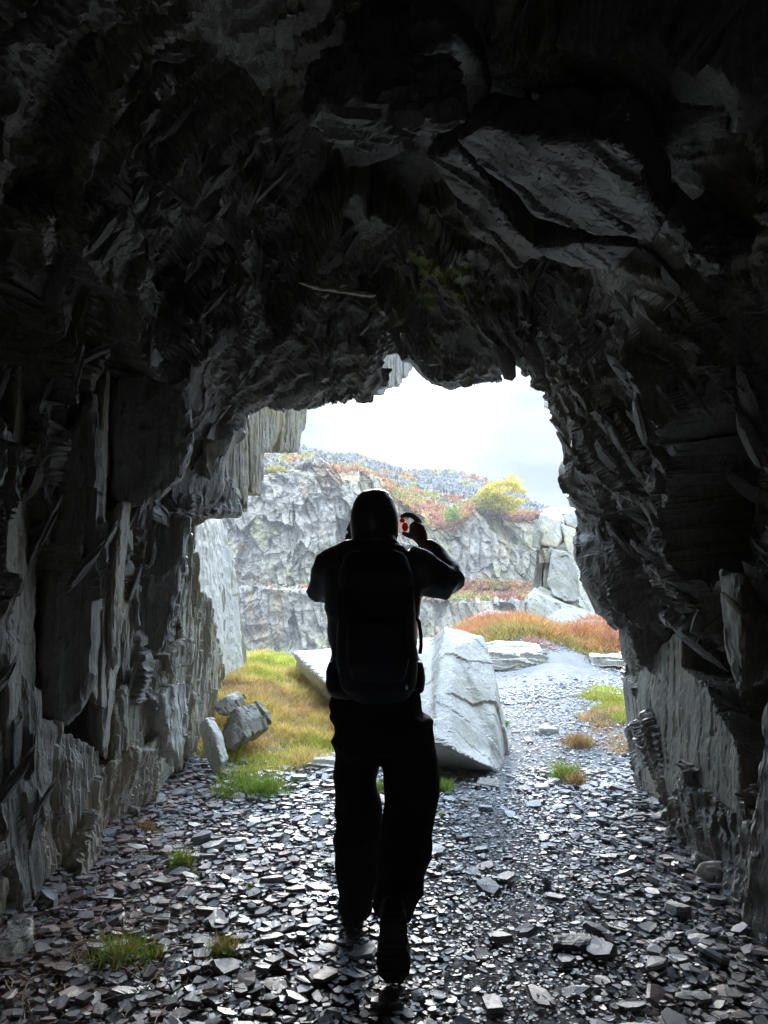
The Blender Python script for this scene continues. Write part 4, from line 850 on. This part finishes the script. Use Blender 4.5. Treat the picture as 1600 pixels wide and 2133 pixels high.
tree(578, 992, 70.5, 1.0, 2.4, 1600, (.48, .40, .05), 'low mustard yellow bush on the far cliff top below the planks', 203, 'shrub', 'bush', .13, .1)

# ------------------------------------------------------------------ small things in the tunnel
bm = bmesh.new(); bmesh.ops.create_icosphere(bm, subdivisions=4, radius=1)
Pn = np.array([v.co[:] for v in bm.verts]); d_ = 1+.35*fbm(Pn, 1.6, 9, 4) + .15*np.abs(vn(Pn, 4, 3))
for v, q in zip(bm.verts, d_): v.co = Vector((v.co.x*.10, v.co.y*.055, max(v.co.z*.045, -.02)))*q
c = Gd(1500, 1868); c.z = float(gz(c.x, c.y))+.03
bm_obj('tissue', bm, plain('tissue_paper', (.62, .56, .52), .9, .1, 0, 25, .2, .9, .01), None, True, label='crumpled dirty white tissue on the slates by the tunnel wall', cat='litter', loc=c)
bm = bmesh.new(); a_, b_ = W(1506, 1238, 3.22), W(1552, 1280, 3.0)
tube_bm(bm, [a_, a_.lerp(b_, .5), b_, b_+(b_-a_).normalized()*.004], [.012, .014, .016, .011], 12)
bm_obj('wooden_peg', bm, plain('weathered_wood', (.22, .20, .13), .8, .3, 0, 40, .4, .4), None, True, label='short wooden peg sticking out of the tunnel wall', cat='peg')

# ------------------------------------------------------------------ the walker
M_JACK = plain('jacket_fabric', (.026, .029, .038), .36, .6, 0, 9, .3, .5, .012)
M_TROU = plain('trouser_fabric', (.017, .016, .016), .85, .2, 0, 12, .3, .4, .012)
M_PACK = plain('pack_fabric', (.018, .022, .032), .6, .3, 0, 150, .3, .3, .002)
M_SKIN = plain('skin', (.30, .16, .11), .55, .4, 0, 90, .1, .1)
M_BOOT = plain('boot_leather', (.014, .012, .011), .6, .4, 0, 80, .3, .3)
M_BLK = plain('webbing', (.02, .02, .022), .6, .4)
def loft(bm, C_, Rr, ref=(0, 1, 0), n=20, p=2.0):
    """closed tube through centres with radii (a along side, b along ref)"""
    C_ = [Vector(c) for c in C_]; rings = []
    for i, c in enumerate(C_):
        t = (C_[min(i+1, len(C_)-1)]-C_[max(i-1, 0)]).normalized(); s = t.cross(Vector(ref)).normalized(); b = s.cross(t)
        ra, rb = Rr[i] if isinstance(Rr[i], tuple) else (Rr[i], Rr[i]); rg = []
        for k in range(n):
            a = 2*math.pi*k/n; ca, sa = math.cos(a), math.sin(a)
            ca = math.copysign(abs(ca)**(2/p), ca); sa = math.copysign(abs(sa)**(2/p), sa)
            rg.append(bm.verts.new(c+s*ra*ca+b*rb*sa))
        rings.append(rg)
    for i in range(len(rings)-1):
        for k in range(n): bm.faces.new((rings[i][k], rings[i][(k+1) % n], rings[i+1][(k+1) % n], rings[i+1][k]))
    bm.faces.new(rings[0][::-1]); bm.faces.new(rings[-1])
def pl(rows):
    """rows (px,py,Y,half width px,depth m) -> centres, radii"""
    return [W(a, b, y) for a, b, y, h, d in rows], [(h*y/F, d) for a, b, y, h, d in rows]
def fuse(name, bm, voxel, mat, parent, smooth=2, wr=0.0, wseed=1, wscale=(9, 9, 9), **k):
    bmesh.ops.recalc_face_normals(bm, faces=bm.faces[:])
    me = bpy.data.meshes.new(name); bm.to_mesh(me); bm.free()
    tmp = bpy.data.objects.new('tmp', me); COL.objects.link(tmp)
    m = tmp.modifiers.new('r', 'REMESH'); m.mode = 'VOXEL'; m.voxel_size = voxel
    if smooth: s = tmp.modifiers.new('s', 'SMOOTH'); s.iterations = smooth; s.factor = .5
    dg = bpy.context.evaluated_depsgraph_get(); out = bpy.data.meshes.new_from_object(tmp.evaluated_get(dg))
    bpy.data.objects.remove(tmp); bpy.data.meshes.remove(me); out.name = name
    if wr:
        n = len(out.vertices); co = np.zeros(n*3, np.float32); out.vertices.foreach_get('co', co); no = np.zeros(n*3, np.float32)
        out.vertex_normals.foreach_get('vector', no); P = co.reshape(-1, 3).astype(float); Nn = no.reshape(-1, 3)
        q = P*np.array(wscale); ww = q + .6*np.stack([vn(P, 6, wseed), vn(P, 6, wseed+1), vn(P, 6, wseed+2)], 1)
        rdg = 1-np.abs(vn(ww, 1, wseed+7))*2; P += Nn*(wr*rdg)[:, None]; out.vertices.foreach_set('co', P.astype(np.float32).ravel())
    out.polygons.foreach_set('use_smooth', np.ones(len(out.polygons), bool))
    return link(name, out, mat, parent, **k)
Yb = 3.0
LSH, LEL, LWR = [(700, 1182, 3.0), (668, 1228, 3.12), (731, 1136, 3.30)]
RSH, REL, RWR = [(862, 1182, 3.0), (934, 1214, 3.06), (880, 1128, 3.26)]
LHAND = dict(w=W(*LWR), palm=W(737, 1118, 3.31)); RHAND = dict(w=W(*RWR), palm=W(868, 1104, 3.29))
# the body itself (head, neck, hands and what the clothes cover) is one surface
bm = bmesh.new()
hr = [(781, 1032, 3.1, 14, .03), (781, 1042, 3.1, 30, .07), (781, 1060, 3.1, 38, .09), (781, 1085, 3.1, 39, .095), (781, 1105, 3.1, 35, .085), (781, 1122, 3.09, 28, .06), (781, 1140, 3.06, 29, .055), (782, 1165, 3.03, 45, .07)]
loft(bm, *pl(hr))
loft(bm, *pl([(783, 1150, 3.02, 60, .07), (780, 1200, 3.02, 80, .09), (780, 1300, 3.03, 68, .09), (784, 1400, 3.03, 74, .1), (786, 1470, 3.03, 76, .1), (788, 1530, 3.03, 60, .09)]))
for pts in ([LSH, (684, 1205, 3.06), LEL, (700, 1182, 3.22), LWR], [RSH, (900, 1200, 3.03), REL, (908, 1170, 3.17), RWR]):
    loft(bm, [W(*q) for q in pts], [.052, .045, .040, .036, .026], ref=(0, 1, .01))
loft(bm, *pl([(745, 1480, 3.05, 38, .08), (742, 1650, 3.12, 28, .06), (744, 1780, 3.15, 26, .055), (740, 1890, 3.2, 18, .04)]))
loft(bm, *pl([(838, 1480, 3.02, 40, .08), (850, 1660, 3.0, 30, .06), (838, 1780, 2.88, 27, .055), (815, 1900, 2.72, 19, .04)]))
# nose, ears under the hood
loft(bm, [W(781, 1085, 3.18), W(781, 1097, 3.215), W(781, 1100, 3.19)], [.010, .014, .008])
for sx in (742, 820): loft(bm, [W(sx, 1078, 3.1), W(sx, 1090, 3.1), W(sx, 1100, 3.1)], [(.006, .016), (.009, .02), (.005, .01)])
body = fuse('person', bm, .009, M_SKIN, None, 2, label='person in a black hooded jacket walking out of the tunnel, hands raised to the face', cat='person')
def hand(sgn, hd, fingers, thumb):
    bm = bmesh.new(); w, p = hd['w'], hd['palm']
    loft(bm, [w+(w-p)*.8, w, w.lerp(p, .5), p, p+(p-w)*.45], [.025, .026, (.035, .032), (.037, .038), (.024, .032)], ref=(0, 1, .02), n=14)
    for f in fingers:
        pts = [p] + [W(*q) for q in f]; loft(bm, pts, [.011, .0105, .0095, .0085, .006][:len(pts)], ref=(.3, 1, .2), n=10)
    pts = [w.lerp(p, .45)] + [W(*q) for q in thumb]; loft(bm, pts, [.014, .0125, .011, .008][:len(pts)], ref=(.3, 1, .2), n=10)
    return fuse('hand', bm, .0035, M_SKIN, body, 2)
hand(1, RHAND, [[(868, 1083, 3.27), (858, 1075, 3.27), (845, 1074, 3.27), (835, 1078, 3.28)], [(869, 1080, 3.29), (858, 1072, 3.29), (845, 1071, 3.29), (834, 1076, 3.30)],
                [(871, 1082, 3.31), (861, 1074, 3.32), (849, 1072, 3.32), (838, 1076, 3.32)], [(874, 1087, 3.33), (868, 1078, 3.34), (857, 1074, 3.34), (847, 1077, 3.33)]],
     [(858, 1118, 3.28), (848, 1114, 3.28), (838, 1110, 3.285)])
hand(-1, LHAND, [[(728, 1104, 3.27), (734, 1092, 3.27), (744, 1086, 3.28), (754, 1088, 3.29)], [(726, 1102, 3.29), (732, 1089, 3.30), (743, 1083, 3.31), (754, 1085, 3.32)],
                 [(727, 1103, 3.31), (733, 1090, 3.33), (744, 1084, 3.34), (754, 1086, 3.34)], [(729, 1106, 3.33), (735, 1095, 3.35), (744, 1090, 3.36), (752, 1092, 3.36)]],
     [(742, 1120, 3.27), (752, 1110, 3.28), (760, 1102, 3.29)])
# jacket
bm = bmesh.new()
loft(bm, *pl([(783, 1138, 3.03, 46, .07), (783, 1150, 3.02, 76, .095), (779, 1164, 3.01, 98, .11), (776, 1190, 3.0, 104, .125), (776, 1240, 3.0, 98, .135), (776, 1300, 3.0, 92, .135), (778, 1350, 3.0, 86, .135), (780, 1385, 3.0, 92, .14), (782, 1415, 3.0, 99, .145), (784, 1438, 3.0, 96, .14)]), n=28, p=2.3)
loft(bm, [W(716, 1172, 3.0), W(690, 1185, 3.03), W(678, 1210, 3.07), W(666, 1236, 3.12), W(672, 1240, 3.17), W(700, 1185, 3.25), W(722, 1148, 3.30), W(728, 1140, 3.31)], [.075, .074, .064, .054, .056, .050, .042, .036], ref=(0, 1, .01))
loft(bm, [W(846, 1180, 3.0), W(872, 1188, 3.0), W(905, 1206, 3.03), W(930, 1216, 3.06), W(940, 1216, 3.09), W(926, 1186, 3.14), W(903, 1156, 3.22), W(889, 1138, 3.25), W(883, 1131, 3.26)], [.080, .082, .074, .066, .060, .055, .046, .040, .036], ref=(0, 1, .01))
jacket = fuse('jacket', bm, .011, M_JACK, body, 7, .010, 5, (9, 9, 15))
# hood
bm = bmesh.new()
loft(bm, *pl([(776, 1024, 3.08, 16, .03), (777, 1030, 3.08, 30, .065), (779, 1044, 3.08, 41, .10), (780, 1066, 3.08, 48, .12), (781, 1090, 3.08, 50, .125), (782, 1112, 3.07, 47, .12), (780, 1130, 3.05, 42, .10), (781, 1146, 3.03, 50, .09), (782, 1156, 3.01, 60, .08)]), n=28)
hood = fuse('hood', bm, .008, M_JACK, body, 2, .011, 15, (8, 8, 4))
bm = bmesh.new()
tube_bm(bm, [W(818, 1125, 3.0), W(824, 1128, 3.0), W(828, 1133, 3.0), W(833, 1141, 3.0)], .0018, 6); tube_bm(bm, [W(816, 1122, 3.01), W(822, 1130, 3.01), W(826, 1141, 3.01)], .0018, 6)
bm_obj('drawstring', bm, M_BLK, body, True)
# trousers
bm = bmesh.new()
loft(bm, *pl([(783, 1428, 3.02, 92, .12), (785, 1470, 3.02, 93, .125), (788, 1520, 3.02, 94, .125), (792, 1560, 3.02, 92, .10)]), n=28, p=2.4)
loft(bm, *pl([(740, 1500, 3.03, 46, .11), (741, 1570, 3.06, 46, .10), (744, 1640, 3.09, 41, .09), (747, 1680, 3.11, 44, .085), (746, 1740, 3.12, 47, .085), (746, 1800, 3.14, 44, .082), (747, 1840, 3.15, 38, .08), (741, 1872, 3.17, 35, .078), (738, 1895, 3.18, 32, .075)]), n=22)
loft(bm, *pl([(842, 1500, 3.02, 54, .11), (849, 1570, 3.02, 58, .10), (855, 1630, 3.0, 57, .095), (854, 1680, 2.98, 52, .09), (847, 1730, 2.94, 51, .088), (841, 1790, 2.88, 50, .085), (834, 1840, 2.82, 46, .082), (822, 1880, 2.78, 42, .08), (814, 1905, 2.75, 38, .075)]), n=22)
fuse('trousers', bm, .011, M_TROU, body, 3, .012, 25, (6, 6, 11))
# boots: the forward one flat on the ground, the rear one up on its toe
def boot(heel, toe, upv, ankle, label=None):
    heel, toe, ankle = Vector(heel), Vector(toe), Vector(ankle); d = (toe-heel); L_ = d.length; d.normalize(); up = Vector(upv); up = (up-d*up.dot(d)).normalized(); side = d.cross(up)
    bm = bmesh.new(); cs = []; rr = []
    for f, w, h in ((0, .024, .022), (.06, .037, .042), (.25, .039, .046), (.5, .040, .046), (.7, .049, .040), (.88, .044, .034), (1.0, .022, .020)):
        cs.append(heel+d*L_*f+up*(h+.016)); rr.append((w*1.2, h))
    loft(bm, cs, rr, ref=up, n=20, p=2.6)
    loft(bm, [heel+d*L_*.2+up*.05, (heel+d*L_*.2+up*.07).lerp(ankle, .5), ankle], [(.045, .052), (.045, .05), (.046, .05)], n=18)
    bt = fuse('boot', bm, .006, M_BOOT, body, 2, .0015, 33, (20, 20, 20))
    bm = bmesh.new(); out = [(0, .031), (.05, .044), (.25, .048), (.5, .045), (.72, .061), (.9, .054), (1.02, .024)]
    lo = [heel+d*L_*f+side*w for f, w in out]+[heel+d*L_*f-side*w for f, w in out[::-1]]
    a = [bm.verts.new(q+up*.022) for q in lo]; b = [bm.verts.new(q-up*.002) for q in lo]; n = len(a); bm.faces.new(a); bm.faces.new(b[::-1])
    for i in range(n): bm.faces.new((a[i], b[i], b[(i+1) % n], a[(i+1) % n]))
    for f in (.08, .18, .45, .55, .65, .75, .85):                       # tread lugs
        w = np.interp(f, [o_[0] for o_ in out], [o_[1] for o_ in out])-.006; q = heel+d*L_*f
        vs = [bm.verts.new(q+side*sx*w+d*sd*.006-up*h_) for h_ in (-.001, .006) for sx, sd in ((-1, -1), (1, -1), (1, 1), (-1, 1))]
        for f_ in ((0, 1, 2, 3), (7, 6, 5, 4), (0, 4, 5, 1), (1, 5, 6, 2), (2, 6, 7, 3), (3, 7, 4, 0)): bm.faces.new([vs[i] for i in f_])
    bmesh.ops.recalc_face_normals(bm, faces=bm.faces[:])
    me = bpy.data.meshes.new('sole'); bm.to_mesh(me); bm.free(); link('sole', me, M_BLK, bt)
boot((-.125, 3.15, .045), (-.14, 3.42, .03), (0, 0, 1), W(738, 1885, 3.19))
tz = Vector((.035, 2.74, .03)); hz = tz + Vector((-.012, -.30, .95)).normalized()*.29
boot(hz, tz, (0, 1, .35), W(813, 1888, 2.77))

# rucksack with its straps
pk = empty('rucksack', W(784, 1440, 2.85), 'black rucksack worn on the back of the person', 'rucksack')
pk.location = (0, 0, 0) if False else W(784, 1440, 2.85)
def rel(o): o.parent = pk; o.matrix_parent_inverse = Matrix.Translation(-pk.location); return o
bm = bmesh.new()
loft(bm, *pl([(782, 1178, 2.88, 56, .05), (782, 1190, 2.85, 68, .085), (783, 1230, 2.83, 76, .11), (784, 1300, 2.82, 78, .125), (785, 1370, 2.82, 80, .12), (786, 1415, 2.84, 78, .10), (786, 1436, 2.87, 66, .07)]), n=28, p=3.4)
rel(fuse('pack_body', bm, .010, M_PACK, None, 3, .009, 45, (7, 7, 7)))
bm = bmesh.new()
loft(bm, *pl([(783, 1174, 2.88, 54, .05), (783, 1184, 2.84, 70, .10), (783, 1205, 2.82, 77, .13), (783, 1222, 2.83, 74, .115)]), n=28, p=3.2)
rel(fuse('pack_lid', bm, .010, M_PACK, None, 3, .003, 46, (9, 9, 9)))
bm = bmesh.new(); loft(bm, *pl([(786, 1290, 2.70, 52, .02), (786, 1300, 2.685, 62, .04), (787, 1380, 2.68, 64, .05), (787, 1412, 2.70, 56, .035)]), n=24, p=3)
rel(fuse('pack_pocket', bm, .008, M_PACK, None, 3, .003, 47, (9, 9, 9)))
for x_, hw in ((693, 13), (873, 11)):
    bm = bmesh.new(); loft(bm, *pl([(x_, 1378, 2.92, hw*.5, .03), (x_, 1398, 2.92, hw, .06), (x_, 1425, 2.92, hw, .065), (x_+2, 1440, 2.92, hw*.7, .05)]), n=16)
    rel(fuse('hip_fin', bm, .007, M_PACK, None, 2, .002, 48, (12, 12, 12)))
def strap(pts, w, t, nm='strap', up=(1, 0, 0)):
    bm = bmesh.new(); P = [W(*q) for q in pts]; rows = []
    for i, p in enumerate(P):
        tg = (P[min(i+1, len(P)-1)]-P[max(i-1, 0)]).normalized(); s = Vector(up); s = (s-tg*s.dot(tg)).normalized(); n_ = tg.cross(s)
        rows.append([bm.verts.new(p+s*a*w+n_*b*t) for a, b in ((-1, -1), (1, -1), (1, 1), (-1, 1))])
    for i in range(len(rows)-1):
        for k in range(4): bm.faces.new((rows[i][k], rows[i][(k+1) % 4], rows[i+1][(k+1) % 4], rows[i+1][k]))
    bm.faces.new(rows[0][::-1]); bm.faces.new(rows[-1]); bmesh.ops.recalc_face_normals(bm, faces=bm.faces[:])
    me = bpy.data.meshes.new(nm); bm.to_mesh(me); bm.free(); return rel(link(nm, me, M_BLK, None))
strap([(735, 1195, 2.86), (728, 1166, 2.92), (726, 1152, 3.0), (728, 1160, 3.1)], .026, .006)
strap([(832, 1195, 2.86), (840, 1164, 2.92), (843, 1150, 3.0), (842, 1160, 3.1)], .026, .006)
strap([(866, 1285, 2.86), (873, 1295, 2.86), (877, 1325, 2.85), (877, 1345, 2.85), (875, 1362, 2.85)], .007, .0015)
strap([(699, 1340, 2.86), (697, 1360, 2.86), (697, 1368, 2.86)], .006, .0015)
strap([(712, 1225, 2.69), (708, 1260, 2.665), (712, 1300, 2.655), (712, 1370, 2.66)], .009, .0015)
strap([(850, 1225, 2.69), (852, 1260, 2.665), (850, 1300, 2.655), (850, 1370, 2.66)], .009, .0015)
strap([(760, 1186, 2.75), (770, 1176, 2.74), (790, 1174, 2.74), (800, 1184, 2.75)], .009, .003, 'haul_loop', (0, 1, 0))
M_MET = plain('buckle_metal', (.75, .76, .78), .18, .8, 1.0, 30, .05, .05)
bm = bmesh.new(); bmesh.ops.create_uvsphere(bm, u_segments=16, v_segments=10, radius=1)
for v in bm.verts: v.co = W(847, 1430, 2.74) + Vector((v.co.x*.006, v.co.y*.006, v.co.z*.013))
o_ = bm_obj('zip_pull', bm, M_MET, None, True); rel(o_)

# phone with a red and white case, its end showing between the fingers
ph = bmesh.new(); A_, B_ = W(775, 1094, 3.285), W(852, 1094, 3.285)
cph = (A_+B_)/2
def boxv(bm, c, sx, sy, sz, bev=.003):
    r = bmesh.ops.create_cube(bm, size=1); 
    for v in r['verts']: v.co = Vector((v.co.x*sx, v.co.y*sy, v.co.z*sz))+Vector(c)
    bmesh.ops.bevel(bm, geom=[e for e in bm.edges if all(v in r['verts'] for v in e.verts)], offset=bev, segments=2, affect='EDGES')
phone = empty('phone', cph, 'phone in a red and white case held in front of the face', 'phone')
def thin_plastic(name, c):
    m, t, b = new_mat(name); b.inputs['Base Color'].default_value = (*c, 1); b.inputs['Roughness'].default_value = .35
    tr = t.nodes.new('ShaderNodeBsdfTranslucent'); tr.inputs['Color'].default_value = (*c, 1); ms = t.nodes.new('ShaderNodeMixShader'); ms.inputs[0].default_value = .7
    t.links.new(b.outputs[0], ms.inputs[1]); t.links.new(tr.outputs[0], ms.inputs[2]); t.links.new(ms.outputs[0], t.nodes['Material Output'].inputs['Surface']); return m
bm = bmesh.new(); boxv(bm, (0, 0, 0), .158, .004, .068, .0015); bm_obj('case', bm, thin_plastic('white_plastic', (.85, .78, .74)), phone)
bm = bmesh.new(); boxv(bm, (-.03, -.004, 0), .085, .006, .062, .001); bm_obj('screen', bm, plain('screen_glass', (.01, .01, .012), .1, .6), phone)
RP_ = thin_plastic('red_plastic', (.75, .05, .04))
for cx_, cz_, r1, r2 in ((.064, -.008, .014, .020), (.052, .020, .012, .010)):
    bm = bmesh.new(); bmesh.ops.create_uvsphere(bm, u_segments=16, v_segments=8, radius=1)
    for v in bm.verts: v.co = Vector((v.co.x*r1+cx_, v.co.y*.0018-.003, v.co.z*r2+cz_))
    bm_obj('red_patch', bm, RP_, phone, True)

# ------------------------------------------------------------------ thin haze over the quarry
bm = bmesh.new(); bmesh.ops.create_cube(bm, size=1)
for v in bm.verts: v.co = Vector((v.co.x*2200, v.co.y*2600+290, 20 if v.co.z > 0 else -13.0))
hz_o = bm_obj('haze', bm, None, None, kind='stuff')
hm = bpy.data.materials.new('haze_air'); hm.use_nodes = True; t_ = hm.node_tree; t_.nodes.clear()
pv = t_.nodes.new('ShaderNodeVolumePrincipled'); pv.inputs['Color'].default_value = (1, .975, .94, 1); pv.inputs['Density'].default_value = 0.0015
ov = t_.nodes.new('ShaderNodeOutputMaterial'); t_.links.new(pv.outputs[0], ov.inputs['Volume'])
hz_o.data.materials.append(hm)
